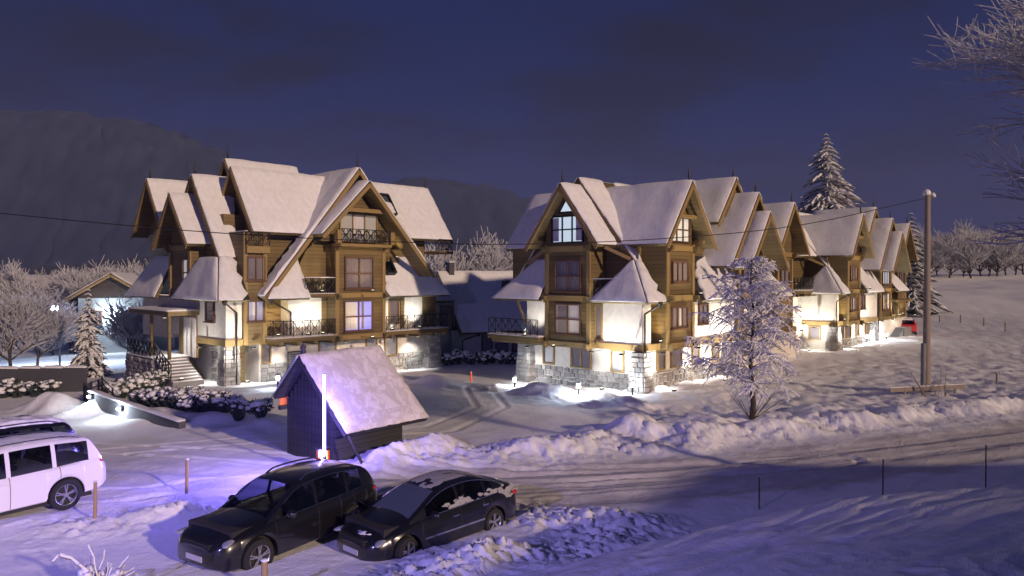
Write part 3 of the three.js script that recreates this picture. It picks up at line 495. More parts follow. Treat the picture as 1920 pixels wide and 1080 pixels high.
{
  const b = houseR;
  moduleR(b, 0); moduleR(b, 29.4, true);
  // link between the halves, set back
  new MB().box(22, 29.42, -1.4, 5.14, -8.5, -2.8).build('wall', M.plaster, b);
  wall(b, M.timberDim, 22, 30.5, 5.145, 8.5, 2.9, 8.4, 'timber_wall');
  windowAt(b, 'f', 2.8, 24.2, 25.6, 3.4, 4.8, { nx: 2, ny: 1 }); windowAt(b, 'f', 2.9, 25.5, 27.5, 5.6, 7.4, { nx: 3, ny: 1 });
  balcony(b, 22.2, 29.2, 1.5, 2.8, 5.4, [[22.2, 1.55], [29.2, 1.55]]);
  gable(b, { ax: 'u', c: 5, a0: 22.1, a1: 30.2, peak: 12.45, hw: 3.2, eave: 8.3, seed: 31 });
  washer(b, 26.5, 2.7, 2.3, [0, 1, 0.25], 9); flood(b, 29.4, 1.5, [1, 1, 0], 44); washer(b, 29.02, 2.24, 1.4, [0.2, -1, 0], 8);
  windowAt(b, 'l', 29.55, 1.3, 2.2, 1.2, 2.2, { nx: 1, ny: 1, sill: false, frame: M.trim });
  // the end that faces the courtyard: timber bay with a glazed gable
  timberBay(b, 'l', -0.5, 3.16, 6.6, 2.35, 8.45, 5.5, { rails: [2.5, 5.25, 8.2], mat: M.timberDim });
  windowAt(b, 'l', -0.5, 3.95, 5.75, 5.75, 7.45, { nx: 2, split: [6.55], curtain: [[0.0, 0.3, M.curtainDim], [0.55, 0.8, M.curtainDim]] });
  windowAt(b, 'l', -0.5, 3.95, 5.75, 3.2, 4.85, { nx: 2, split: [4.0], curtain: [[0.05, 0.4, M.curtain], [0.55, 0.95, M.curtainDim]], back: M.litDim });
  windowAt(b, 'l', -0.5, 3.75, 6.0, 8.62, 10.1, { nx: 3, split: [9.35], back: M.litCool, sill: false, frame: M.iron, curtain: [[0.0, 0.22, M.curtain], [0.8, 1, M.curtain]] });
  gableWall(b, M.timberDim, 'u', -0.5, [[3.2, 8.452], [6.56, 8.452], [6.56, 9.7], [4.88, 11.7], [3.2, 9.7]], 0.3);
  { const tri = (h0, h1, hw, d) => new MB().tris([[-0.5 - d, h0, -(4.88 - hw)], [-0.5 - d, h1, -4.88], [-0.5 - d, h0, -(4.88 + hw)]]); tri(10.42, 11.25, 0.62, 0.012).build('attic_light', M.litCool, b); const m = new MB(); m.beam(P(-0.53, 10.4, 4.26), P(-0.53, 11.3, 4.88), 0.1, 0.08).beam(P(-0.53, 10.4, 5.5), P(-0.53, 11.3, 4.88), 0.1, 0.08).beam(P(-0.53, 10.38, 4.2), P(-0.53, 10.38, 5.56), 0.1, 0.1); m.buildEach('attic_light_frame', M.iron, b); }
  gable(b, { ax: 'u', c: 4.88, a0: -1.25, a1: 4, peak: 12.0, hw: 2.72, eave: 8.35, seed: 33, finial: true, wood: M.timber });
  new MB().beam(P(-0.85, 8.6, 3.0), P(0.4, 8.6, 3.0), 0.22, 0.22).beam(P(-0.85, 8.6, 6.76), P(0.4, 8.6, 6.76), 0.22, 0.22).buildEach('truss', M.trim, b);
  slopePiece(b, P(0.9, 7.7, 8.3), P(0.9, 7.7, 6.7), P(-0.9, 5.12, 6.7), P(-0.9, 5.12, 10.8), { seed: 35, cuts: { b: (t) => 0.03 + 0.08 * Math.max(0, Math.sin(t * 34)) * (1 - t) } });
  wall(b, M.timberDim, 0.6, 5, 5.16, 8.4, 7.5, 10.4, 'timber_wall');
  new MB().beam(P(-0.1, 7.4, 8.5), P(0.6, 8.3, 7.4), 0.1, 0.24).buildEach('barge_board', M.trim, b);
  // side walls
  windowAt(b, 'l', 0, 2.75, 3.1, 2.95, 4.85, { nx: 1, ny: 1, frame: M.trim, curtain: [[0.3, 0.8, M.curtainDim]] });
  windowAt(b, 'l', 0.15, 6.5, 7.25, 1.2, 2.26, { nx: 1, ny: 1, sill: false, frame: M.trim, curtain: [[0, 0.9, M.curtain]] });
  windowAt(b, 'l', 0.15, 3.65, 5.05, 1.15, 2.26, { nx: 2, ny: 1, sill: false, frame: M.trim, curtain: [[0, 0.5, M.curtainDim]] });
  windowAt(b, 'l', 0.15, 1.35, 2.1, 1.15, 2.26, { nx: 1, ny: 1, sill: false, frame: M.trim, back: glow([0.2, 0.24, 0.6], 0.16) });
  stones(b, 'l', 0.15, 0.2, 8.5, -0.7, 1.05);
  buttress(b, 0.1, 8.6, -0.7, 2.3, 1.2, 0.85);
  balcony(b, -1.15, 0, 6.7, 11.0, 2.85, [[-1.1, 6.75], [-1.1, 10.95]], {});
  new MB().beam(P(-0.8, 5.05, 8.7), P(0.0, 3.6, 8.7), 0.12, 0.12).build('brace', M.trim, b);
  { const s = new MB().box(-0.3, 1.05, 5.16, 5.34, -3.15, -0.9).build('loggia', M.timberDark, b); railing(s, [[-0.25, 3.14], [-0.25, 1.2]], 5.35, { r: 0.03 }); new MB().add(snowSlope(P(-0.32, 6.38, 3.14), P(-0.18, 6.38, 3.14), P(-0.18, 6.38, 1.2), P(-0.32, 6.38, 1.2), { th: 0.08, t0: 0.01 })).build('snow_cover', M.snow, s); }
  flood(b, 0, 1.5, [1, 1, 0], 44); washer(b, -0.4, 2.96, 7.7, [0.17, 1, 0], 7);
  for (const v of [0.75, 2.8, 7.75]) washer(b, -0.32, 2.24, v, [0.15, -1, 0], 6);
  washer(b, -1.0, 2.5, 4.9, [0.14, 1, 0], 2.5, gold);
  // steps and canopy at the far end
  new MB().box(47.2, 50.4, -0.6, 1.35, -3.5, 0.6).build('landing', M.concrete, b);
  for (let i = 0; i < 7; i++) new MB().box(44.6 + i * 0.36, 44.98 + i * 0.36, -0.6, 0.2 + i * 0.16, -1.5, 0.5).build('step', M.concrete, b);
  new MB().box(43.5, 49, 4.05, 4.3, -1, 0.9).build('canopy', M.timberDark, b);
  washer(b, 43.4, 2.86, -0.5, [0, 1, 0.25], 8); washer(b, 47, 3.9, -0.3, [0, -1, 0.1], 12);
}
const houseL = thing('apartment_building', 'tall timber and white plaster apartment building left of the courtyard with stacked gables', 'apartment building', [-17.17, 0, -43.84], TURN);
{
  const b = houseL;
  const pl = new MB(); pl.box(2.3, 16.6, -1.6, 2.36, -9, -0.35); pl.box(0, 1.0, 2.7, 5.15, -8.5, 0); pl.box(1.0, 4.1, 2.7, 5.15, -8.5, -1.0); pl.box(4.1, 16.5, 2.7, 5.15, -9, 0); pl.box(0.9, 2.31, -1.6, 2.36, -9, -2.2);
  pl.build('wall', M.plaster, b);
  new MB().box(-0.08, 2.6, 2.34, 2.72, -0.1, 0.1).box(-0.08, 0.12, 2.341, 2.719, -4.0, -0.101).box(2.6, 16.6, 2.36, 2.7, -0.5, 0.03).buildEach('fascia_beam', M.trim, b);
  wall(b, M.timberDim, 1.05, 16.5, 5.16, 9.3, 1.3, 9, 'timber_wall');
  wall(b, M.timberDark, 0.9, 12, 9.31, 10.5, 2.2, 12.5, 'timber_wall');
  // narrow tower beside the corner
  timberBay(b, 'f', -0.12, 1.02, 2.55, 2.35, 9.3, 1.4, { mat: M.timberDim, rails: [] });
  windowAt(b, 'f', -0.12, 1.35, 2.3, 3.85, 5.0, { nx: 2, ny: 1, back: M.litDimBlue ?? (M.litDimBlue = glow([0.3, 0.34, 0.8], 0.3)), curtain: [[0.28, 0.5, M.curtain]] });
  windowAt(b, 'f', -0.12, 1.3, 2.35, 6.4, 7.7, { nx: 2, ny: 1, curtain: [[0.1, 0.45, M.curtainDim], [0.6, 0.9, M.curtainDim]] });
  wall(b, M.timber, 2.56, 8, 2.72, 9.3, 0.9, 0.999, 'timber_wall');
  { const s = new MB().box(1.1, 2.6, 8.0, 8.4, -0.1, 0.5).build('balcony_box', M.trim, b); railing(s, [[1.1, -0.45], [2.6, -0.45]], 8.45, { height: 0.8 }); railing(s, [[1.12, 2.2], [1.12, -0.4]], 8.45, { height: 0.8 }); new MB().add(snowSlope(P(1.05, 9.3, 2.2), P(1.2, 9.3, 2.2), P(1.2, 9.3, -0.4), P(1.05, 9.3, -0.4), { th: 0.09, t0: 0.01 })).build('snow_cover', M.snow, s); }
  // ridge along the front, left and right of the big gable
  gable(b, { ax: 'u', c: 2.75, a0: 1.6, a1: 9, peak: 13.55, hw: 3.0, eave: 9.3, seed: 41, finial: false });
  gable(b, { ax: 'u', c: 2.75, a0: 8.5, a1: 18, peak: 13.55, hw: 2.95, eave: 9.35, seed: 43, flipEnd: true, finial: true });
  gableWall(b, M.timberDark, 'u', 2.3, [[0.2, 9.3], [5.3, 9.3], [2.75, 13.1]], 0.3);
  gableWall(b, M.timberDark, 'u', 16.6, [[0.2, 9.3], [5.3, 9.3], [2.75, 13.1]], 0.3);
  // higher ridge behind
  gable(b, { ax: 'u', c: 5.7, a0: 2.6, a1: 8.0, peak: 14.5, hw: 3.2, eave: 10.2, seed: 45, finial: true });
  gableWall(b, M.timberDark, 'u', 3.1, [[3.1, 10.2], [8.3, 10.2], [5.7, 14.0]], 0.3);
  // corner: steep roof with a skirt
  slopePiece(b, P(0, 13.1, 4.9), P(2.8, 13.1, 4.9), P(1.05, 7.7, 0.95), P(0, 7.7, 0.95), { seed: 47 });
  slopePiece(b, P(0, 7.7, 0.95), P(1.05, 7.7, 0.95), P(1.05, 5.12, -0.92), P(-0.9, 5.12, -0.92), { seed: 48, cuts: { b: jag(0.04, 0.3, 2) } });
  slopePiece(b, P(0, 7.7, 0.95), P(0, 7.7, 3.4), P(-0.9, 5.12, 5.6), P(-0.9, 5.12, -0.92), { seed: 49 });
  new MB().beam(P(-0.04, 12.85, 4.85), P(-0.04, 7.5, 0.9), 0.06, 0.3).beam(P(-0.04, 12.85, 4.95), P(-0.04, 9.2, 7.6), 0.06, 0.3).buildEach('barge_board', M.timberDark, b);
  gable(b, { ax: 'u', c: 4.9, a0: 0, a1: 3, peak: 13.1, hw: 2.8, eave: 9.2, only: 1, seed: 51, boards: false, finial: true });
  gableWall(b, M.timberDark, 'u', 0.5, [[1.6, 8.4], [8.2, 8.4], [4.9, 12.7]], 0.3);
  // small gable in front of it on the left side
  timberBay(b, 'l', -0.4, 3.9, 7.2, 5.2, 8.7, 1.4, { mat: M.timberDark, rails: [8.4] });
  windowAt(b, 'l', -0.4, 4.2, 5.0, 8.75, 10.1, { nx: 1, ny: 2, back: M.litPale, sill: false, fr: 0.06 }); windowAt(b, 'l', -0.4, 4.3, 5.0, 6.0, 7.6, { nx: 1, ny: 2, back: M.litPale, sill: false });
  gableWall(b, M.timberDim, 'u', -0.38, [[3.95, 8.702], [7.1, 8.702], [7.1, 9.4], [5.5, 11.5], [3.95, 9.4]], 0.3);
  gable(b, { ax: 'u', c: 5.5, a0: -1.15, a1: 1, peak: 11.85, hw: 2.7, eave: 8.55, seed: 53, finial: false });
  // far gable of the left side
  wall(b, M.timberDark, 0.6, 6, 5.3, 9.5, 8.6, 13.4, 'timber_wall');
  gableWall(b, M.timberDark, 'u', 0.5, [[8.4, 9.3], [13.6, 9.3], [11, 13.0]], 0.3);
  gable(b, { ax: 'u', c: 11, a0: -0.5, a1: 6, peak: 13.35, hw: 2.8, eave: 9.5, seed: 55, finial: true });
  slopePiece(b, P(0.4, 7.9, 8.4), P(0.4, 7.9, 11.6), P(-0.9, 5.15, 13.8), P(-0.9, 5.15, 8.4), { seed: 57 });
  slopePiece(b, P(0.2, 7.2, 3.4), P(0.2, 7.2, 3.6), P(-0.9, 5.13, 5.6), P(-0.9, 5.13, 5.4), { seed: 58, snow: 0 });
  new MB().box(0, 1, 2.4, 5.2, -13, -8.5).build('wall', M.plaster, b);
  // great front gable, its lower layered gable and the timber bay
  const rl = (t) => 0.02 + 0.05 * Math.max(0, Math.sin(t * 60) + n2(t * 20, 4)) * sstep(t, 0.4, 0.6);
  gable(b, { ax: 'v', c: 8.95, a0: -0.9, a1: 7, peak: 13.9, hw: 6.9, eave: 5.3, e1: 1.2, hw2: 4.2, eave2: 8.66, seed: 61, finial: true, step: 0.22, cutL: { b: (t) => { const vb = lerp(7, 1.2, t); return t < 0.44 ? 0 : Math.max(0, (vb - 0.1 - 0.22 * Math.max(0, Math.sin(t * 90)) ) / (vb + 0.9)) * sstep(t, 0.44, 0.5); } } });
  slopePiece(b, P(4.2, 7.6, 0.3), P(4.9, 7.6, 0.3), P(4.95, 5.16, -1.25), P(2.0, 5.16, -1.25), { seed: 63 });
  slopePiece(b, P(11.3, 7.9, 0.7), P(15.6, 7.9, 0.7), P(16.9, 5.16, -1.25), P(11.05, 5.16, -1.25), { seed: 64, cuts: { a: (t) => 0.0 + 0.07 * Math.max(0, Math.sin(t * 40) + 0.5 * n2(t * 20, 3)) } });
  gable(b, { ax: 'v', c: 8.95, a0: -2.1, a1: -0.6, peak: 12.9, hw: 3.6, eave: 9.25, hw2: 5.6, eave2: 6.7, seed: 65 });
  gableWall(b, M.timber, 'v', -0.75, [[6.0, 8.9], [11.9, 8.9], [8.95, 12.4]], 0.3);
  gableWall(b, M.timber, 'v', 0.1, [[3.9, 5.2], [8, 5.2], [8, 11.5], [7, 11.3]], 0.2);
  gableWall(b, M.timber, 'v', 0.12, [[11, 7.6], [13.2, 7.6], [11, 10.4]], 0.2);
  timberBay(b, 'f', -1.0, 6.95, 10.98, 2.25, 8.75, 2.2, { rails: [2.5, 5.3, 8.55] });
  windowAt(b, 'f', -1.0, 7.75, 9.9, 5.82, 7.8, { nx: 2, split: [6.75], frame: M.frame, curtain: [[0.05, 0.45, M.curtainDim], [0.55, 0.9, M.curtainDim]] });
  windowAt(b, 'f', -1.0, 7.7, 9.85, 2.95, 4.85, { nx: 2, split: [3.85], frame: M.frame, back: M.litBlue, curtain: [[0.02, 0.44, M.curtain], [0.62, 0.7, M.curtainDim]] });
  windowAt(b, 'f', -0.75, 7.5, 10.4, 8.95, 10.75, { nx: 3, ny: 1, frame: M.trim, sill: false, fr: 0.08, back: M.litDim, curtain: [[0.36, 0.64, M.curtain]] });
  { const s = new MB().box(6.9, 11.05, 8.56, 8.74, 0.752, 1.75).build('balcony', M.trim, b); railing(s, [[7.0, -1.7], [10.95, -1.7]], 8.75, { height: 0.95, r: 0.04 }); }
  { const m = new MB(); for (const u of [6.8, 11.1]) m.box(u - 0.16, u + 0.16, 8.74, 9.6, 1.5, 1.78); m.beam(P(7.3, 11.0, -1.5), P(10.6, 11.0, -1.5), 0.22, 0.26).beam(P(8.95, 11.0, -1.5), P(8.95, 12.3, -1.5), 0.14, 0.16); m.buildEach('truss', M.trim, b); }
  { const s = new MB().box(16.55, 18, 8.3, 8.5, -1.6, 0.35).build('balcony', M.trim, b); railing(s, [[16.6, -0.3], [17.95, -0.3], [17.95, 1.6]], 8.5, { height: 0.9 }); }
  // loggia left of the bay
  { const s = new MB().box(4.6, 6.9, 5.2, 5.42, -1.0, 1.1).build('loggia', M.timberDim, b); railing(s, [[4.7, -1.05], [6.9, -1.05]], 5.44, { r: 0.035 }); new MB().add(snowSlope(P(4.65, 6.46, -0.98), P(6.9, 6.46, -0.98), P(6.9, 6.46, -1.12), P(4.65, 6.46, -1.12), { th: 0.08, t0: 0.01 })).build('snow_cover', M.snow, s); new MB().add(snowSlope(P(4.6, 5.43, -0.9), P(6.9, 5.43, -0.9), P(6.9, 5.43, -1.12), P(4.6, 5.43, -1.12), { th: 0.07, t0: 0.005 })).build('snow_cover', M.snow, s); }
  // balconies of the first floor
  balcony(b, 2.4, 6.94, -1.15, 0.98, 2.7, [[2.45, 0.1], [3.86, -1.1], [6.9, -1.1]]);
  balcony(b, 11.0, 16.8, -1.15, 0, 2.7, [[11.05, -1.1], [16.75, -1.1], [16.75, 0.4]]);
  windowAt(b, 'f', 0, 12.15, 12.9, 3.3, 4.8, { nx: 1, ny: 1, frame: M.trim, curtain: [[0.4, 0.9, M.curtainDim]] });
  wall(b, M.timber, 13.1, 13.45, 2.72, 5.1, -0.1, -0.002, 'post'); wall(b, M.timberDim, 15.2, 16.45, 2.72, 5.1, -0.12, -0.003, 'timber_wall'); wall(b, M.timberDark, 6.55, 6.9, 2.72, 5.1, -0.1, -0.002, 'post');
  // roof lights
  for (const [u, v, h, k] of [[12.9, 1.55, 11.55, 1], [11.9, 0.2, 7.05, 0.7]]) { const sl = Math.atan2(1.4, 1), f = new MB(), w = 0.42, L = 0.75 * k + 0.2; for (const s of [-1, 1]) { f.box(s * w - 0.05, s * w + 0.05, 0, 0.42, -L, L); f.box(-w + 0.05, w - 0.05, 0, 0.42, s * L - 0.05, s * L + 0.05); } const m = f.build('roof_window', M.plastic, b); m.position.copy(P(u, h + 0.16, v - 0.1)); m.rotation.x = sl; new MB().box(-w + 0.051, w - 0.051, 0.2, 0.24, -L + 0.051, L - 0.051).build('pane', M.carGlass, m); if (k === 1) new MB().add(snowSlope(V(-0.35, 0.25, -0.2), V(0.35, 0.25, -0.1), V(0.35, 0.25, 0.8), V(-0.35, 0.25, 0.8), { th: 0.12, step: 0.15 })).build('snow_cover', M.snow, m); }
  // left side entrance
  stones(b, 'l', 0.92, 1.4, 3.9, -0.8, 2.3); stones(b, 'f', 0.35, 2.4, 5.2, -1.2, 1.05); stones(b, 'f', 0.35, 11.4, 16.4, -1.4, 0.95);
  { const m = new MB().box(-0.05, 0.05, 1.4, 4.1, -6.6, -3.9).build('entrance', M.trim, b); for (const v of [4.2, 4.9, 5.5]) new MB().box(-0.14, -0.052, 1.4, 3.9, -v - 0.2, -v + 0.2).build('door_panel', M.curtain, m); }
  { const c = new MB().box(-2.0, -0.06, 4.12, 4.4, -10, -3.5).build('canopy', M.timber, b); new MB().add(snowSlope(P(-2.05, 4.402, 3.45), P(-0.06, 4.402, 3.45), P(-0.06, 4.402, 10), P(-2.05, 4.402, 10), { th: 0.14, t0: 0.003 })).build('snow_cover', M.snow, c); new MB().bar(P(-1.8, 1.4, 3.8), P(-1.8, 4.12, 3.8), 0.11, 0.11, 10).bar(P(-1.8, 1.4, 6.6), P(-1.8, 4.12, 6.6), 0.11, 0.11, 10).buildEach('post', M.timber, c); }
  { const l = new MB().box(-2.3, -0.06, -1.4, 1.4, -9.6, -5.0).build('landing', M.concrete, b); stones(l, 'l', -2.3, 5.0, 9.6, -1.2, 1.3); new MB().add(snowSlope(P(-2.32, 1.402, 5), P(-0.06, 1.402, 5), P(-0.06, 1.402, 9.6), P(-2.32, 1.402, 9.6), { th: 0.1, t0: 0.003 })).build('snow_cover', M.snow, l); railing(l, [[-2.25, 9.5], [-2.25, 5.0]], 1.45, {}); }
  for (let i = 0; i < 8; i++) { const s = new MB().box(-2.2, -0.3, -1.0, 1.26 - i * 0.155, -5.0 + i * 0.34 + 0.002, -4.66 + i * 0.34).build('step', M.concrete, b); new MB().box(-2.16, -0.34, 1.262 - i * 0.155, 1.3 - i * 0.155, -4.98 + i * 0.34, -4.67 + i * 0.34).build('snow_cover', M.snow, s); }
  { const m = new MB(), A = P(-2.25, 1.4, 5.0), B = P(-2.25, 0.2, 2.4); for (let i = 0; i <= 6; i++) { const p = A.clone().lerp(B, i / 6); m.bar(p, p.clone().add(V(0, 1, 0)), 0.028, 0.028, 5); if (i < 6) { const q = A.clone().lerp(B, (i + 1) / 6); m.tube([p.clone().add(V(0, 0.1, 0)), p.clone().lerp(q, 0.5).add(V(0, 0.6, 0)), q.clone().add(V(0, 0.95, 0))], 0.022, 4, 6); m.tube([q.clone().add(V(0, 0.1, 0)), p.clone().lerp(q, 0.5).add(V(0, 0.45, 0)), p.clone().add(V(0, 0.95, 0))], 0.022, 4, 6); } } m.beam(A.clone().add(V(0, 1, 0)), B.clone().add(V(0, 1, 0)), 0.06, 0.05).build('handrail', M.iron, b); }
  // stone pillar under the corner, buttress, ground floor
  buttress(b, 0.55, 0.75, -0.6, 2.33, 0.95, 0.85); buttress(b, 16.2, 0.2, -1.6, 2.34, 1.3, 0.9);
  wall(b, M.timberDim, 1.3, 1.7, -0.5, 2.33, 1.0, 1.4, 'post');
  for (const [c0, c1, h0, h1] of [[2.55, 3.0, 1.15, 2.2], [6.6, 7.8, 1.2, 2.2], [10.4, 11.2, 1.2, 2.2], [12.0, 13.0, 0.9, 2.2]]) windowAt(b, 'f', 0.35, c0, c1, h0, h1, { nx: 1, ny: 1, sill: false, frame: M.trim, back: c0 > 5 ? (M.litGrey ?? (M.litGrey = glow([0.4, 0.42, 0.55], 0.1))) : M.roomShade });
  windowAt(b, 'l', 0, 1.55, 2.55, 3.85, 4.95, { nx: 1, ny: 1, frame: M.frame, curtain: [[0, 1, M.curtainDim]] });
  { const g = new MB().box(4.05, 5.35, 0.35, 1.75, 0.02, 0.12).build('louvre_panel', M.iron, b); for (let i = 0; i < 9; i++) { const s = new MB().box(4.08, 5.32, 0, 0.1, 0, 0.05).build('slat', M.concrete, g); s.position.set(0, 0.42 + i * 0.145, 0.122); } }
  downpipe(b, [[-0.5, 5.0, -0.9], [0.6, 4.35, -0.16], [0.6, 0.0, -0.16]]); downpipe(b, [[2.3, 5.05, -1.2], [4.25, 4.25, -0.1], [4.25, 2.8, -0.1]]);
  // light on the walls
  flood(b, 0.5, 0, [0, 1, 1], 34); flood(b, 0, 2.2, [1, 1, 0], 16); washer(b, 3.2, 2.86, 0.4, [0, 1, 0.25], 9, gold); washer(b, 5.0, 2.86, -0.12, [0, 1, 0.2], 8); washer(b, 6.1, 2.86, -0.12, [0, 1, 0.2], 5); washer(b, 11.5, 2.86, -0.4, [0, 1, 0.2], 6); washer(b, 14.2, 2.86, -0.12, [0, 1, 0.2], 9);
  for (const u of [3.4, 8.0, 11.5, 14.2]) washer(b, u, 2.2, -0.08, [0, -1, 0.13], u > 14 ? 14 : 9);
  washer(b, 8.95, 2.5, -1.6, [0, 1, 0.16], 5, gold); washer(b, 8.95, 5.6, -1.62, [0, 1, 0.15], 4, gold); washer(b, 5.8, 5.6, -0.5, [0, 1, 0.3], 5, gold); washer(b, 5.0, 5.3, 0.4, [-0.1, 1, 0.2], 3, gold); washer(b, -1.0, 4.0, 5.0, [0.15, -1, 0], 12); washer(b, 1.5, 2.2, 0.1, [0.0, -1, 0.1], 10); washer(b, 0.05, 2.2, 2.4, [0.1, -1, 0], 10); washer(b, 12, 7.9, -0.3, [0, 1, 0.2], 3, gold);
}
M.darkBoard = std([0.085, 0.06, 0.05], { roughness: 0.85, map: woodMap }); M.greyWall = std([0.46, 0.49, 0.5], { roughness: 0.95, map: plasterTint });
// ---------- hills ----------
function ridge(name, d, prof, foot, seed, col, deep) { // prof: [x, height] skyline; blue night haze is put into col
  const xs = [], n = 170, x0 = prof[0][0], x1 = prof[prof.length - 1][0], rows = 26, P_ = [], C_ = [], I_ = [];
  const hAt = (x) => { let i = 0; while (i < prof.length - 2 && x > prof[i + 1][0]) i++; const t = sstep((x - prof[i][0]) / (prof[i + 1][0] - prof[i][0]), 0, 1); return lerp(prof[i][1], prof[i + 1][1], t); };
  for (let j = 0; j <= rows; j++) for (let i = 0; i <= n; i++) {
    const x = lerp(x0, x1, i / n), t = j / rows, top = hAt(x) + d * 0.006 * fbm(x * 6 / d * 3 + seed, seed, 4);
    const s = Math.sin(Math.min(t / 0.7, 1) * Math.PI / 2), y = t < 0.7 ? lerp(foot, top, s ** 1.3) : lerp(top, foot, (t - 0.7) / 0.3);
    const f = fbm(x * 22 / d + seed, t * 9, 4), g = fbm(x * 90 / d + seed, t * 40, 3);
    P_.push(x + d * 0.01 * f, y + d * 0.012 * f * (t > 0.05 && t < 0.68 ? 1 : 0.2) + d * 0.004 * g, -(d + deep * t) - d * 0.02 * f);
    const k = 0.75 + 0.5 * g + 0.4 * f; C_.push(col[0] * k, col[1] * k, col[2] * k);
  }
  for (let j = 0; j < rows; j++) for (let i = 0; i < n; i++) { const a = j * (n + 1) + i, b = a + n + 1; I_.push(a, a + 1, b, a + 1, b + 1, b); }
  const g = new THREE.BufferGeometry(); g.setAttribute('position', new THREE.BufferAttribute(new Float32Array(P_), 3)); g.setAttribute('color', new THREE.BufferAttribute(new Float32Array(C_), 3)); g.setIndex(I_); g.computeVertexNormals();
  const m = new THREE.Mesh(g, M.hill ?? (M.hill = std([1, 1, 1], { roughness: 1, vertexColors: true }))); m.name = name; m.userData.kind = 'structure'; scene.add(m); return m;
}
ridge('mountain', 1100, [[-1900, 330], [-1150, 330], [-900, 335], [-760, 320], [-660, 296], [-590, 262], [-520, 226], [-440, 200], [-360, 150], [-250, 90], [-120, 10]], -10, 3, [0.035, 0.045, 0.075], 500);
ridge('mountain_001', 1500, [[-520, 60], [-380, 235], [-250, 262], [-180, 263], [-90, 245], [-10, 228], [60, 205], [170, 150], [330, 110], [520, 95], [800, 80], [1300, 90], [2000, 120]], -10, 8, [0.035, 0.045, 0.075], 600);
ridge('hill', 420, [[-340, 14], [-250, 20], [-150, 15], [-60, 9], [60, 8], [140, 10], [240, 24], [330, 22], [460, 26]], -6, 5, [0.07, 0.075, 0.11], 160);

// ---------- shed and barrier ----------
{
  const turn = Math.atan2(0.8, 0.6), o = V(-5.8, 0, -23.9), b = thing('shed', 'small dark timber shed with a steep sagging snowy roof beside the barrier', 'shed', [o.x, 0, o.z], turn); M.shedBoard = std([0.06, 0.06, 0.064], { roughness: 0.85, map: woodMap });
  const y0 = 0.1;
  { const m = new MB(), L = 3.05, W = 2.5; // boarded walls
    new MB().box(0.02, L, y0, 2.0, -W, -0.02).build('wall', M.shedBoard, b);
    for (let i = 0; i < 13; i++) { const v = i * W / 13, top = 2.05 + (v < 1.35 ? (v / 1.35) * 1.55 : (1 - (v - 1.35) / 1.2) * 1.5); new MB().box(-0.03, 0.018, y0, Math.max(top, 1.9), -v - 0.178, -v - 0.008).build('board', M.shedBoard ?? (M.shedBoard = std([0.06, 0.06, 0.064], { roughness: 0.85, map: woodMap })), b); }
    for (let i = 0; i < 5; i++) new MB().box(0.02, L, y0 + i * 0.38, y0 + 0.36 + i * 0.38, -0.018, 0.02).build('log', M.shedBoard, b); }
  gableWall(b, M.shedBoard, 'u', 0.03, [[0, 1.98], [2.55, 1.98], [1.35, 3.6]], 0.2);
  const A = P(-0.42, 3.86, 1.35), B = P(3.2, 3.9, 1.35), C = P(-0.42, 1.56, -1.05), D = P(3.3, 1.5, -1.05), C2 = P(-0.42, 2.4, 2.75), D2 = P(3.2, 2.4, 2.75);
  const rf = new MB().slab(A, B, D, C, -0.14, 0).slab(A, B, D2, C2, -0.14, 0).build('roof', M.shedBoard, b);
  const r = rng(5); for (let j = 0; j < 11; j++) for (let i = 0; i < 12; i++) { const s0 = i / 12, s1 = (i + 0.96) / 12, t0 = j / 11, t1 = Math.min((j + 1.15) / 11, 1), q = (s, t) => A.clone().lerp(B, s).lerp(C.clone().lerp(D, s), t), k = 0.02 + 0.02 * r(); new MB().slab(q(s0, t0), q(s1, t0), q(s1, t1), q(s0, t1), 0.004 + k * 0.3, 0.03 + k).build('shingle', M.shedBoard, rf); }
  new MB().add(snowSlope(A, B, D, C, { th: 0.1, t0: 0.035, seed: 77, step: 0.2 })).build('snow_cover', M.snowWorn ?? (M.snowWorn = std([0.74, 0.72, 0.72], { roughness: 0.92, bumpMap: snowBump, bumpScale: 0.015, map: noiseTex(512, (x, y) => { const k = sstep(tile(x, y, 4, 3) + 0.6 * tile(x, y, 11, 7) + 0.3 * tile(x, y, 40, 2), -0.5, 0.55); return [lerp(0.88, 0.97, k), lerp(0.86, 0.955, k), lerp(0.85, 0.95, k)]; }, true) })), rf);
  new MB().add(snowSlope(A, B, D2, C2, { th: 0.12, t0: 0.005, seed: 78, step: 0.2 })).build('snow_cover', M.snow, rf);
  new MB().lathe([[0.001, 0], [0.1, 0.02], [0.07, 0.2], [0.11, 0.28], [0.001, 0.4]], 8, [A.x + 0.2, A.y + 0.02, A.z]).build('finial', M.shedBoard, rf);
  new MB().bar(P(0.1, 0.2, -1.5), P(-0.3, 1.6, -0.95), 0.05, 0.05, 7).build('prop', M.shedBoard, b);
  new MB().beam(P(-0.3, 2.0, 2.55), P(0.4, 2.0, 2.55), 0.14, 0.14).beam(P(-0.3, 1.2, 2.7), P(-0.3, 2.5, 2.7), 0.4, 0.12).build('bracket', M.shedBoard, b);
}
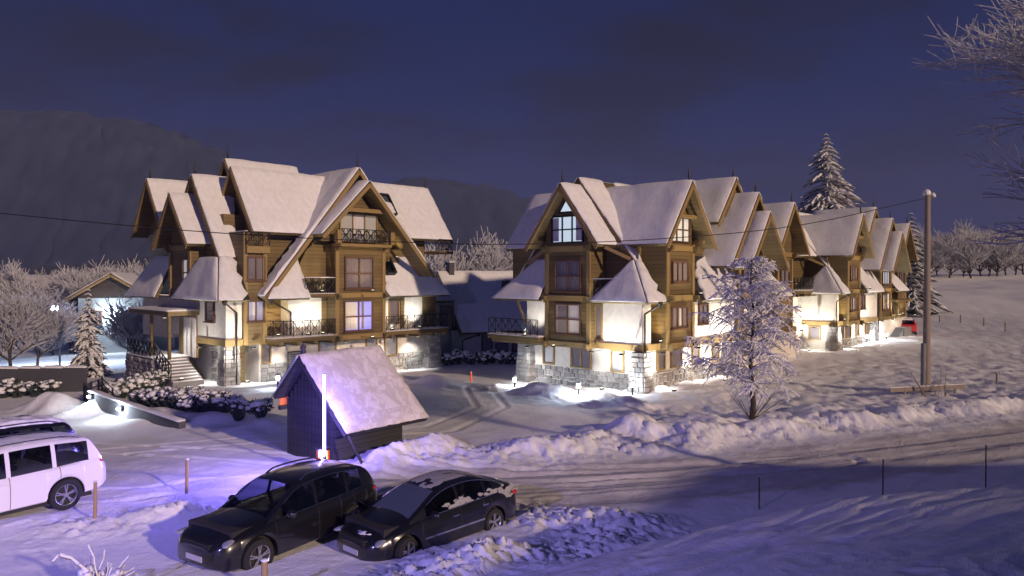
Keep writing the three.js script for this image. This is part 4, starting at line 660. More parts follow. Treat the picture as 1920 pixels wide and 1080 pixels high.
{
  const p = onGround(532, 25.6), t = thing('lantern_box', 'small orange box with a snow cap sticking out left of the shed', 'light box', [p.x, 1.95, p.z], 0.4);
  new MB().box(-0.13, 0.13, 0, 0.42, -0.13, 0.13).build('box', M.orangeGlow ?? (M.orangeGlow = glow([1, 0.22, 0.03], 0.35, [0.75, 0.13, 0.02])), t);
  new MB().box(-0.15, 0.15, -0.05, -0.002, -0.15, 0.15).box(-0.15, 0.75, 0.422, 0.46, -0.15, 0.15).build('frame', M.iron, t);
  new MB().add(snowSlope(V(-0.16, 0.462, -0.16), V(0.6, 0.462, -0.16), V(0.6, 0.462, 0.16), V(-0.16, 0.462, 0.16), { th: 0.1, t0: 0.002, step: 0.1 })).build('snow_cap', M.snow, t);
}
{
  const x = -5.75, z = -22.2, y = G(x, z), t = thing('barrier_post', 'orange parking barrier with its glowing violet boom raised upright', 'barrier', [x, y - 0.05, z], 0.5);
  const h = 0.95; new MB().box(-0.17, 0.17, 0, h, -0.14, 0.14).build('cabinet', M.orange, t); new MB().box(-0.19, 0.19, h + 0.001, h + 0.06, -0.16, 0.16).build('cap', M.iron, t);
  new MB().box(-0.1, 0.1, h - 0.42, h + 0.0, 0.142, 0.18).build('indicator_light', glow([1, 0.62, 0.4], 1.6), t);
  const boom = new MB().box(-0.045, 0.045, 0.45, 3.3, 0.185, 0.24).build('boom', M.chrome, t);
  const led = new MB(); led.box(-0.035, 0.035, 0.8, 3.28, 0.2402, 0.262); led.build('led_strip', glow([0.28, 0.2, 1], 3), boom);
  for (const [dx, dz, k, ox] of [[-0.97, 0.25, 1300, 1], [0.05, -1, 420, -1]]) { const l = new THREE.RectAreaLight(new THREE.Color(0.27, 0.19, 1), k, 0.07, 2.45); l.name = 'led_strip_light'; l.position.set(ox * -0.02, 2.04, ox > 0 ? 0.3 : 0.1); t.add(l); t.updateMatrixWorld(true); const w = l.getWorldPosition(V()); l.lookAt(w.x - dx * -1, w.y, w.z - dz * -1); }
}
// ---------- utility pole, wire, plank rail ----------
{
  const d = 36.8, x = (1737 - 960) / 1370 * d, y = G(x, -d), t = thing('utility_pole', 'tall bare wooden utility pole with snow on its top, right of the buildings', 'utility pole', [x, y - 0.2, -d]);
  new MB().bar(V(0, 0, 0), V(0.06, 10.85 - y, 0), 0.19, 0.13, 14).build('pole', M.poleWood, t); new MB().bar(V(-0.24, 0, 0.12), V(-0.2, 2.6 , 0.1), 0.12, 0.12, 10).build('stub', M.concrete, t);
  const top = 10.85 - y; const c = new MB().box(-0.05, 0.35, top - 0.2, top - 0.08, -0.06, 0.06).build('insulator_bracket', M.iron, t);
  for (const [dx, dy, s, r] of [[0.02, 0.1, 1, 0.17], [0.34, -0.02, 2, 0.13]]) new MB().add(lump(r, s, 0.25, 2).translate(dx, top + dy, 0)).build('snow_cap', M.snow, t);
}
{
  const pts = [[-380, 360, 30], [0, 400, 32], [400, 436, 33], [700, 452, 34], [950, 458, 35], [1250, 447, 36], [1500, 422, 36.5], [1739, 371, 36.8]].map(([px, py, d]) => V((px - 960) / 1370 * d, 6.5 - (py - 520) / 1370 * d, -d));
  tag(new MB().tube(pts, 0.022, 5, 90).build('overhead_wire', M.iron, scene), 'thin dark overhead wire sagging across the fronts of both buildings', 'wire');
}
{
  const a = onGround(1668, 35.5), t = thing('plank_rail', 'weathered horizontal plank rail on low posts in front of the utility pole', 'rail fence', [a.x, 0, a.z]);
  const A = V(0, 1.02, 0), B = V(3.75, 1.18, -0.2); new MB().beam(A, B, 0.12, 0.2).build('plank', M.poleWood, t); new MB().add(snowSlope(V(0, 1.125, -0.07), V(3.75, 1.285, -0.27), V(3.75, 1.285, -0.13), V(0, 1.125, 0.07), { th: 0.06, t0: 0.0, step: 0.1, seed: 5 })).build('snow_cover', M.snow, t);
  for (const s of [0.22, 0.46, 0.9]) { const p = A.clone().lerp(B, s); new MB().bar(V(p.x, G(a.x + p.x, a.z + p.z - 0.14) - 0.2, p.z - 0.14), V(p.x, p.y + 0.02, p.z - 0.14), 0.07, 0.06, 8).build('post', M.poleWood, t); }
  new MB().bar(V(1.62, G(a.x + 1.7, a.z + 0.4) - 0.1, 0.3), V(0.95, 1.9, 0.1), 0.05, 0.02, 6).build('leaning_stick', M.barkPale, t);
}
// posts and stakes
function post(px, d, top, r, mat, name, label, cat, group) { const p = onGround(px, d), t = thing(name, label, cat, [p.x, p.y - 0.3, p.z]), h = top - p.y + 0.3; new MB().bar(V(0, 0, 0), V(0.01, h, 0), r, r * 0.9, 9).build('shaft', mat, t); if (group) t.userData.group = group; new MB().add(lump(r * 1.05, px, 0.2, 1).scale(1, 0.5, 1).translate(0.01, h, 0)).build('snow_cap', M.snow, t); return t; }
post(178, 17, 1.75, 0.045, M.stake, 'wooden_post', 'thin wooden post standing behind the broken plant by the white car', 'post');
post(350, 20, 1.52, 0.05, M.stake, 'wooden_post', 'thin wooden post in a snow heap between white and black cars', 'post');
post(495, 12.6, 1.62, 0.06, M.stake, 'wooden_post', 'short wooden post right in front of the black off-road car', 'post');
post(1423, 17.6, 1.7, 0.016, M.iron, 'marker_stake', 'thin dark stake by the road, nearest the parked cars', 'stake', 'marker stakes along the road edge');
post(1655, 17.2, 2.22, 0.016, M.iron, 'marker_stake', 'thin dark stake by the road, middle one of three', 'stake', 'marker stakes along the road edge');
post(1848, 17.6, 2.46, 0.016, M.iron, 'marker_stake', 'thin dark stake by the road, farthest right of three', 'stake', 'marker stakes along the road edge');
post(1869, 38, 1.55, 0.06, M.poleWood, 'fence_post', 'dark fence post with a snow cap right of the plank rail', 'post');
for (const [px, d, h, w] of [[1885, 78, 1.1, 'beneath the frosted branches'], [1845, 84, 1.0, 'left of the larger one by the branches'], [1801, 88, 1, 'in the middle of the far row'], [1762, 90, 0.9, 'nearest the utility pole in the far row']]) { const p = onGround(px, d); post(px, d, p.y + h, 0.08, M.poleWood, 'fence_post', 'tiny far fence post on the field ' + w, 'post', 'fence posts on the far field'); }
post(883, 46, 0.55, 0.07, M.orange, 'wooden_post', 'small reddish post in the courtyard between the two buildings', 'post');
// ---------- lamps in the grounds ----------
function gardenLamp(px, d, h, cd, label, hl) {
  const p = onGround(px, d), t = thing('garden_lamp', label, 'garden lamp', [p.x, p.y - 0.1, p.z]);
  new MB().bar(V(0, 0, 0), V(0, h, 0), 0.05, 0.05, 8).build('stem', M.iron, t); new MB().lathe([[0.001, 0], [0.09, 0.01], [0.11, 0.12], [0.09, 0.24], [0.001, 0.25]], 12, [0, h, 0]).build('lamp_globe', M.lampCool, t);
  new MB().add(lump(0.13, px, 0.2, 2).scale(1, 0.6, 1).translate(0, h + 0.3, 0)).build('snow_cap', M.snow, t);
  const l = new THREE.PointLight(new THREE.Color(0.82, 0.9, 1), cd, 0, 2); l.name = 'garden_lamp_light'; l.castShadow = true; l.shadow.radius = 5; l.position.set(0, h + 0.12, 0.0); t.add(l); return t;
}
gardenLamp(965, 43.2, 0.42, 18, 'small white garden lamp in the snow, left of the pair before the right building');
gardenLamp(1085, 38.2, 0.42, 18, 'small white garden lamp in the snow, right of the pair before the right building');
gardenLamp(521, 42.6, 0.62, 9, 'white garden lamp with snow cap by the left building wall');
gardenLamp(1186, 39.6, 0.55, 6, 'bright lamp against the stone corner of the right building');
gardenLamp(1626, 68.5, 0.5, 26, 'bright lamp by the far entrance of the right building');
gardenLamp(1662, 70.5, 0.5, 30, 'bright lamp at the foot of the far entrance steps');
// ---------- retaining wall of the ramp with two lamps ----------
{
  const A = V(-21.0, -0.7, -36.2), B = V(-14.0, 0.1, -30.7), t = thing('retaining_wall', 'low dark retaining wall of the ramp with snow on top', 'wall');
  const m = new MB(), top = [A.clone().setY(0.85), B.clone().setY(0.42)], n = V(B.z - A.z, 0, A.x - B.x).normalize().multiplyScalar(0.3);
  const q = [A.clone().setY(-1.4), B.clone().setY(-0.6), top[1], top[0]]; const k = q.map((v) => v.clone().add(n)); m.quad(...q).quad(k[1], k[0], k[3], k[2]).quad(q[3], q[2], k[2], k[3]).quad(q[1], q[0], k[0], k[1]).quad(q[0], q[3], k[3], k[0]).quad(q[2], q[1], k[1], k[2]);
  m.build('wall', M.concreteDark ?? (M.concreteDark = std([0.07, 0.07, 0.08], { roughness: 0.9, bumpMap: fineBump, bumpScale: 0.01 })), t);
  new MB().add(snowSlope(top[0].clone().add(V(0, 0.01, 0.1)), top[1].clone().add(V(0, 0.01, 0.1)), top[1].clone().add(n).add(V(0, 0.01, 0)), top[0].clone().add(n).add(V(0, 0.01, 0)), { th: 0.12, t0: 0.0, step: 0.3 })).build('snow_cover', M.snow, t);
  for (const [s, y, cd, lab] of [[0.42, 0.42, 15, 'glaring white lamp on the retaining wall of the ramp'], [0.06, 0.66, 5, 'smaller white lamp at the upper end of the retaining wall']]) {
    const p = A.clone().lerp(B, s), l = thing('wall_light', lab, 'wall light', [p.x - 0.08, y, p.z + 0.1], -0.66);
    new MB().box(-0.12, 0.12, -0.1, 0.1, -0.1, 0).build('housing', M.iron, l); new MB().lathe([[0.001, -0.08], [0.08, -0.04], [0.09, 0.04], [0.001, 0.08]], 10, [0, 0, 0.06]).build('lamp_glass', M.lampCool, l);
    const li = new THREE.PointLight(new THREE.Color(0.8, 0.9, 1), cd, 0, 2); li.name = 'wall_light_light'; li.castShadow = true; li.shadow.radius = 4; li.position.set(0, 0, 0.2); l.add(li);
  }
}
// ---------- fences on the left ----------
{
  const t = thing('iron_fence', 'short dark iron fence around the hedge above the ramp', 'fence'), pts = [[-22.6, -38.6], [-20.2, -36.0], [-18.4, -34.3]];
  for (let k = 0; k < 2; k++) { const [ax, az] = pts[k], [bx, bz] = pts[k + 1], L = Math.hypot(bx - ax, bz - az), n = Math.round(L / 0.16); for (let i = 0; i <= n; i++) { const s = i / n, x = lerp(ax, bx, s), z = lerp(az, bz, s), y = G(x, z), pst = i % 9 === 0; new MB().bar(V(x, y - 0.2, z), V(x, y + (pst ? 1.15 : 1.0), z), pst ? 0.05 : 0.016, pst ? 0.05 : 0.016, 5).build(pst ? 'post' : 'bar', M.iron, t); }
    for (const h of [0.25, 0.5, 0.75, 1.0]) new MB().beam(V(ax, G(ax, az) + h, az), V(bx, G(bx, bz) + h, bz), 0.03, 0.05).build('rail', M.iron, t); }
}
{
  const t = thing('garden_wall', 'dark boundary wall capped with snow at the left edge, below the trees', 'wall'), m = new MB(), A = V(-34, 0, -44.5), B = V(-25.4, 0, -43.6);
  for (let i = 0; i < 6; i++) { const p = A.clone().lerp(B, i / 6), q = A.clone().lerp(B, (i + 0.99) / 6), h = 0.75 + i * 0.04; p.y = q.y = h - 0.6; new MB().beam(p, q, 0.2, 1.5).build('panel', M.concreteDark, t); new MB().add(snowSlope(p.clone().add(V(0, 0.76, -0.16)), q.clone().add(V(0, 0.76, -0.16)), q.clone().add(V(0, 0.76, 0.16)), p.clone().add(V(0, 0.76, 0.16)), { th: 0.14, t0: 0, step: 0.25, seed: i })).build('snow_cover', M.snow, t); }
}
// ---------- far houses ----------
{
  const b = thing('house', 'white house with a snowy gabled roof far left, lit by a lamp', 'house', [-42.5, -1.6, -78], 0.28);
  new MB().box(-3.4, 3.2, 0, 5.9, -9, 0).build('wall', M.greyWall, b); gableWall(b, M.darkBoard, 'v', -0.1, [[-3.6, 5.9], [3.4, 5.9], [-0.1, 8.2]], 0.3);  // white wall with its shade put into a grey colour
  gable(b, { ax: 'v', c: -0.1, a0: -1, a1: 9.5, peak: 8.5, hw: 4.4, eave: 5.7, seed: 71, wood: M.darkBoard, step: 0.8 }); new MB().box(2.2, 5.5, 0, 4.6, -9, -3).build('wall', M.greyWall, b); gable(b, { ax: 'u', c: 6, a0: 2.4, a1: 6, peak: 7.2, hw: 3.8, eave: 4.6, seed: 72, wood: M.darkBoard, step: 0.8 });
  windowAt(b, 'f', 0, -2.2, -1.2, 3.2, 4.4, {}); windowAt(b, 'f', 0, 1.4, 2.4, 3.2, 4.4, {});
  const l = new MB().box(-0.5, -0.2, 4.1, 4.3, 0.002, 0.15).build('wall_lamp', M.lampCool, b); const s = new THREE.PointLight(new THREE.Color(0.75, 0.87, 1), 70, 0, 2); s.name = 'wall_lamp_light'; s.position.set(-0.35, 4.2, 0.5); s.castShadow = true; b.add(s);
}
{
  const d = 66, x = (112 - 960) / 1370 * d, y = G(x, -d), t = thing('street_lamp', 'blue white street lamp shining among the dark trees far left', 'street lamp', [x, y, -d]), h = 6.5 - 53 / 1370 * d - y;
  new MB().bar(V(0, 0, 0), V(0, h, 0), 0.09, 0.06, 8).bar(V(0, h, 0), V(0, h + 0.15, 0.6), 0.04, 0.04, 6).build('pole', M.iron, t); new MB().box(-0.14, 0.14, h + 0.06, h + 0.18, 0.4, 1.0).build('lamp_head', M.iron, t); new MB().lathe([[0.001, h - 0.58], [0.22, h - 0.5], [0.32, h - 0.27], [0.24, h - 0.03], [0.001, h + 0.055]], 14, [0, 0, 0.7]).build('lamp_glass', glow([0.75, 0.85, 1], 30), t);
  const l = new THREE.PointLight(new THREE.Color(0.6, 0.72, 1), 420, 0, 2); l.name = 'street_lamp_light'; l.castShadow = true; l.shadow.radius = 6; l.position.set(0, h - 0.3, 1.15); t.add(l);
}
{
  const b = thing('house', 'grey house with a big plain snowy roof between the two apartment buildings', 'house', [-4.0, -0.6, -65.1], 0.5);
  new MB().box(-1.5, 7.5, -1, 2.4, -10, 0).build('wall', M.greyWall, b);
  new MB().box(-4.4, -1.0, -1, 5.2, -10, -0.6).build('wall', M.greyWall, b);
  gable(b, { ax: 'u', c: 4.6, a0: -0.9, a1: 7.6, peak: 7.6, hw: 5.4, eave: 2.2, seed: 81, wood: M.timberDark, step: 0.6 }); gableWall(b, M.greyWall, 'u', -0.6, [[0, 2.3], [9, 2.3], [4.6, 7.1]], 0.3);
  slopePiece(b, P(-4.6, 6.2, 2.6), P(-1.2, 6.2, 2.6), P(-1.2, 5.0, 0.2), P(-4.6, 5.0, 0.2), { seed: 83 });
  for (const [u, h, v, w] of [[0.3, 7.6, 4.4, 0.5], [5.4, 5.9, 2.4, 0.9]]) { const c = new MB().box(u - w / 2, u + w / 2, h - 1.4, h + 0.9, -v - 0.4, -v + 0.4).build('chimney', M.concreteDark, b); new MB().add(snowSlope(P(u - w / 2, h + 0.902, v + 0.4), P(u + w / 2, h + 0.902, v + 0.4), P(u + w / 2, h + 0.902, v - 0.4), P(u - w / 2, h + 0.902, v - 0.4), { th: 0.14, t0: 0.002, step: 0.12 })).build('snow_cover', M.snow, c); }
  for (const [c0, c1, h0, h1] of [[1.5, 2.4, 0.4, 2.0], [2.9, 4.0, 0.2, 1.0], [4.6, 5.5, 0.4, 2.0], [6.2, 7.0, 0.5, 1.8]]) windowAt(b, 'f', 0, c0, c1, h0, h1, { nx: 1, ny: 1 });
  for (const [c0, c1, h0, h1] of [[-4.0, -3.1, 2.8, 4.5], [-2.3, -1.2, 2.4, 4.5]]) windowAt(b, 'f', 0.6, c0, c1, h0, h1, { nx: 1, ny: 1, sill: false });
  downpipe(b, [[0.8, 2.0, -0.7], [-0.5, 1.5, -0.1], [-0.5, -0.6, -0.1]]);
}

// ---------- unseen buildings added behind the camera to keep the near snow in shade ----------
for (const [x, z, len, y0, ridgeY, label] of [[20.8, 3.3, 18.5, 2.5, 8.6, 'low house added to shade the near snow, right of the viewpoint, outside the picture'], [2.2, 6.6, 8.2, 2.5, 7.2, 'low wooden barn added to shade the near snow, behind the viewpoint, outside the picture']]) {
  const b = thing('house', label, 'house', [x, 0, z], Math.atan2(0.54, 0.84));
  new MB().box(-len / 2, len / 2, y0, ridgeY - 2.4, -2.3, 2.3).build('wall', M.timberDark, b);
  gable(b, { ax: 'u', c: 0, a0: -len / 2 - 0.3, a1: len / 2 + 0.3, peak: ridgeY, hw: 2.9, eave: ridgeY - 2.9, seed: 90 + x, step: 0.8 });
  gableWall(b, M.timberDark, 'u', -len / 2, [[-2.3, ridgeY - 2.4], [2.3, ridgeY - 2.4], [0, ridgeY - 0.15]], 0.2); gableWall(b, M.timberDark, 'u', len / 2 - 0.2, [[-2.3, ridgeY - 2.4], [2.3, ridgeY - 2.4], [0, ridgeY - 0.15]], 0.2);
  windowAt(b, 'f', -2.3, -1, 0.2, ridgeY - 3.9, ridgeY - 2.9, {});
}
{
  const t = thing('street_lamp', 'added violet white street lamp, unseen behind the viewpoint, brightening the near snow', 'street lamp', [-12, 3, 3.5]);
  new MB().bar(V(0, 0, 0), V(0, 6.6, 0), 0.09, 0.06, 8).bar(V(0, 6.6, 0), V(0.3, 6.75, -0.9), 0.05, 0.04, 6).build('pole', M.iron, t); new MB().box(0.12, 0.48, 6.76, 6.86, -1.4, -0.8).build('lamp_head', M.iron, t); new MB().box(0.16, 0.44, 6.68, 6.758, -1.36, -0.84).build('lamp_glass', glow([0.5, 0.42, 1], 8), t);
  const l = new THREE.SpotLight(new THREE.Color(0.38, 0.3, 1), 1100, 0, 0.85, 0.85, 2); l.name = 'street_lamp_light'; l.castShadow = true; l.shadow.radius = 8; l.position.set(0.3, 6.6, -1.1); l.target.position.set(4.5, -2, -18); t.add(l, l.target);  // added fill light for the parking place and the dark bank
}
// ---------- trees and shrubs ----------
const ORD = 'first second third fourth fifth sixth seventh eighth ninth tenth eleventh twelfth thirteenth fourteenth fifteenth sixteenth seventeenth eighteenth nineteenth twentieth twenty-first twenty-second twenty-third twenty-fourth'.split(' ');
function prisms(list, n = 4) { // [a, b, ra, rb] tapered twigs in one geometry
  const pos = new Float32Array(list.length * n * 6 * 3), nor = new Float32Array(pos.length); let o = 0; const d = V(), s = V(), t = V(), c = [], up = V();
  for (let i = 0; i < n; i++) c.push([Math.cos(i / n * 2 * Math.PI), Math.sin(i / n * 2 * Math.PI)]);
  const put = (p, r, k) => { const [x, y] = c[k % n]; const nx = s.x * x + t.x * y, ny = s.y * x + t.y * y, nz = s.z * x + t.z * y; pos[o] = p.x + nx * r; pos[o + 1] = p.y + ny * r; pos[o + 2] = p.z + nz * r; nor[o] = nx; nor[o + 1] = ny; nor[o + 2] = nz; o += 3; };
  for (const [a, b, ra, rb] of list) { d.subVectors(b, a).normalize(); up.set(0, 1, 0); if (Math.abs(d.y) > 0.95) up.set(1, 0, 0); s.crossVectors(up, d).normalize(); t.crossVectors(d, s);
    for (let i = 0; i < n; i++) { put(a, ra, i); put(b, rb, i + 1); put(b, rb, i); put(a, ra, i); put(a, ra, i + 1); put(b, rb, i + 1); } }
  const g = new THREE.BufferGeometry(); g.setAttribute('position', new THREE.BufferAttribute(pos, 3)); g.setAttribute('normal', new THREE.BufferAttribute(nor, 3)); return g;
}
function rawMesh(name, g, mat, parent, kind) { const m = new THREE.Mesh(g, mat); m.name = name; m.castShadow = m.receiveShadow = true; if (kind) m.userData.kind = kind; parent.add(m); return m; }
// branching broadleaf tree in hoar frost
function grow(seed, o) {
  const r = rng(seed), trunk = [], twig = [], snow = [];
  const go = (p, dir, len, rad, lvl) => {
    const n = lvl === 0 ? 4 : 3; let q = p.clone(), d = dir.clone();
    for (let i = 0; i < n; i++) {
      d.add(V((r() - 0.5) * o.bend, (r() - 0.5) * o.bend + (lvl > 1 ? o.lift : 0.02), (r() - 0.5) * o.bend)).normalize();
      const e = q.clone().addScaledVector(d, len / n), r0 = rad * (1 - i / n * 0.35), r1 = rad * (1 - (i + 1) / n * 0.35);
      (lvl < o.woodLvl ? trunk : twig).push([q, e, r0, r1]);
      if (lvl >= (o.snowFrom ?? 1)) snow.push([q.clone().add(V(0, r0 * 0.75 + 0.004, 0)), e.clone().add(V(0, r1 * 0.75 + 0.004, 0)), Math.max(r0 * 0.8, o.frost), Math.max(r1 * 0.8, o.frost * 0.8)]);
      if (lvl < o.levels && (i > 0 || lvl > 0)) { const k = lvl === 0 ? o.kids0 : o.kids; for (let m = 0; m < k; m++) { const az = r() * 6.283, sp = o.spread * (0.6 + 0.7 * r()), s = V(Math.cos(az), 0.12, Math.sin(az)), c = d.clone().multiplyScalar(Math.cos(sp)).addScaledVector(s, Math.sin(sp)).normalize(); go(e, c, len * (0.5 + 0.28 * r()) * (lvl === 0 ? o.crown ?? 1 : 1), r1 * 0.6, lvl + 1); } }
      q = e;
    }
  };
  go(V(0, 0, 0), V(0.04 * (r() - 0.5), 1, 0.04 * (r() - 0.5)), o.h, o.r, 0); return { trunk, twig, snow };
}
function frostTree(seed, o, label, category, pos, turn, group, mats = {}) {
  const g = grow(seed, o), t = thing(o.name ?? 'frosted_tree', label, category ?? 'tree', pos, turn ?? 0, group);
  rawMesh('trunk', prisms(g.trunk, 6), mats.bark ?? M.bark, t); const c = rawMesh('crown', prisms(g.twig, 3), mats.twig ?? M.barkPale, t); rawMesh('frost', prisms(g.snow, 4), mats.frost ?? M.frost, c); return t;
}
const FAR = { h: 5, r: 0.2, levels: 3, woodLvl: 2, kids0: 5, kids: 4, spread: 0.75, bend: 0.35, lift: 0.1, frost: 0.045, crown: 1.15, snowFrom: 2 };
{
  const kinds = [91, 92, 93].map((s, i) => grow(s, FAR));
  const geo = kinds.map((g) => [prisms(g.trunk, 5), prisms(g.twig, 3), prisms(g.snow, 4)]);
  const plantFar = (px, d, sc, k, label, group, dark) => { const p = onGround(px, d), t = thing('frosted_tree', label, 'tree', [p.x, p.y - (d > 140 ? 1.6 : d > 100 ? 2.4 : 0.5) * sc, p.z], px * 0.37, group); t.scale.set(sc * 1.1, sc, sc * 1.1); rawMesh('trunk', geo[k][0], M.bark, t); const c = rawMesh('crown', geo[k][1], M.barkPale, t); rawMesh('frost', geo[k][2], dark ? M.frostShade ?? (M.frostShade = std([0.42, 0.42, 0.48], { roughness: 0.95 })) : M.frost, c); return t; };  // dark: the dimness of these trees is put into their frost colour
  const r = rng(17);
  // left: a pale belt behind, darker trees in front
  for (let i = 0; i < 15; i++) plantFar(-40 + i * 25 + r() * 10, 125 + r() * 25, 0.85 + 0.3 * r(), i % 3, ORD[i] + ' pale frosted tree from the left in the belt behind the white house', 'frosted trees behind the white house');
  for (let i = 0; i < 8; i++) plantFar(-30 + i * 30 + r() * 12, 76 + r() * 12, 0.42 + 0.16 * r(), (i + 1) % 3, ORD[i] + ' dim bare tree from the left in the dark group around the street lamp', 'dim trees around the street lamp', true);
  plantFar(22, 56, 0.62, 0, 'tall bare frosted tree at the left edge behind the garden wall', null, true);
  plantFar(66, 60, 0.55, 1, 'bare frosted tree behind the garden wall, next to the street lamp', null, true);
  plantFar(256, 60, 0.5, 2, 'small bare tree before the white house, lit by its lamp', null, false);
  // between the houses
  for (const [px, d, s, lab] of [[868, 84, 1.0, 'blue lit frosted tree behind the grey house chimney'], [822, 82, 1.05, 'blue lit frosted tree beside the left apartment building roof'], [955, 90, 1.0, 'frosted tree behind the right chimney of the grey house'], [915, 96, 0.85, 'faint frosted tree above the middle of the grey house roof']]) plantFar(px, d, s, (px | 0) % 3, lab);
  { const p = onGround(846, 80), t = thing('street_lamp', 'hidden blue street lamp behind the grey house roof', 'street lamp', [p.x, p.y, p.z]); new MB().bar(V(0, 0, 0), V(0, 5.4, 0), 0.08, 0.06, 8).build('pole', M.iron, t); new MB().box(-0.2, 0.2, 5.4, 5.5, -0.3, 0.3).build('lamp_head', M.iron, t); new MB().box(-0.15, 0.15, 5.3, 5.399, -0.25, 0.25).build('lamp_glass', glow([0.3, 0.4, 1], 4), t); const l = new THREE.PointLight(new THREE.Color(0.3, 0.42, 1), 30, 0, 2); l.name = 'street_lamp_light'; l.position.set(0, 5.2, 0); l.castShadow = true; t.add(l); }
  // right: belt at the far edge of the field
  for (let i = 0; i < 15; i++) plantFar(1722 + i * 16 + r() * 8, 165 + r() * 22, 0.8 + 0.4 * r(), i % 3, ORD[i] + ' frosted tree from the left in the row across the field', 'frosted trees across the field');
}
// snow laden spruces
function spruce(seed, H, W, label, pos, o = {}) {
  const r = rng(seed), t = thing('spruce_tree', label, 'tree', pos, r() * 6), green = [], snow = [];
  rawMesh('trunk', prisms([[V(0, 0, 0), V(0, H * 0.98, 0), H * 0.018, 0.015]], 7), M.bark, t);
  const n = Math.round(H * (o.dens ?? 2.1)); const G_ = new MB(), S_ = [];
  for (let i = 0; i < n; i++) { const f = i / n, y = H * (0.06 + 0.94 * f), R = W * (1 - f) ** 0.85 * (0.8 + 0.4 * r()), k = 6 + Math.round(3 * (1 - f));
    for (let j = 0; j < k; j++) { const az = r() * 6.283, L = R * (0.7 + 0.5 * r()), dx = Math.cos(az), dz = Math.sin(az), droop = (o.droop ?? 0.45) * L; let p = V(0, y, 0);
      for (let q = 1; q <= 3; q++) { const s = q / 3, e = V(dx * L * s, y - droop * s * s + 0.1 * L * s, dz * L * s), w = 0.16 * L * (1.15 - s * 0.75) + 0.04; green.push([p, e, w * 0.75, w * 0.45]);
        snow.push([p.clone().add(V(0, w * 0.5, 0)), e.clone().add(V(0, w * 0.5, 0)), w * 0.95 * (0.7 + 0.5 * r()), w * 0.65]);
        for (const sd of [-1, 1]) { const a2 = az + sd * (0.6 + 0.3 * r()), l2 = L * 0.42 * (1 - s * 0.45), e2 = e.clone().add(V(Math.cos(a2) * l2, -0.34 * l2, Math.sin(a2) * l2)); green.push([e, e2, w * 0.45, 0.02]); if (r() < (o.snow ?? 0.75)) snow.push([e.clone().add(V(0, w * 0.34, 0)), e2.clone().add(V(0, 0.04, 0)), w * 0.45, 0.03]); }
        p = e; } } }
  const c = rawMesh('crown', prisms(green, 5), o.needle ?? M.needle, t); rawMesh('snow_cover', prisms(snow, 6), o.mat ?? M.snow, c); return t;
}
{ let p = onGround(1550, 84); spruce(201, 23.4 - p.y, 7.0, 'tall snow laden spruce rising behind the right building roofs', [p.x, p.y, p.z], { dens: 2.0, needle: M.needleFrost }); p = onGround(1607, 96); spruce(202, 17.4 - p.y, 3.6, 'small spruce top right behind the tall spruce', [p.x, p.y, p.z], { dens: 1.5, needle: M.needleFrost }); p = onGround(1708, 100); spruce(203, 15.8 - p.y, 3.6, 'dim spruce beyond the far end of the right building', [p.x, p.y, p.z], { dens: 1.6, snow: 0.5 }); p = onGround(165, 53); spruce(204, 5.9 - p.y, 1.45, 'slender dark spruce standing before the dim trees on the left', [p.x, p.y, p.z], { dens: 3, snow: 0.55, droop: 0.6, mat: M.snow }); }
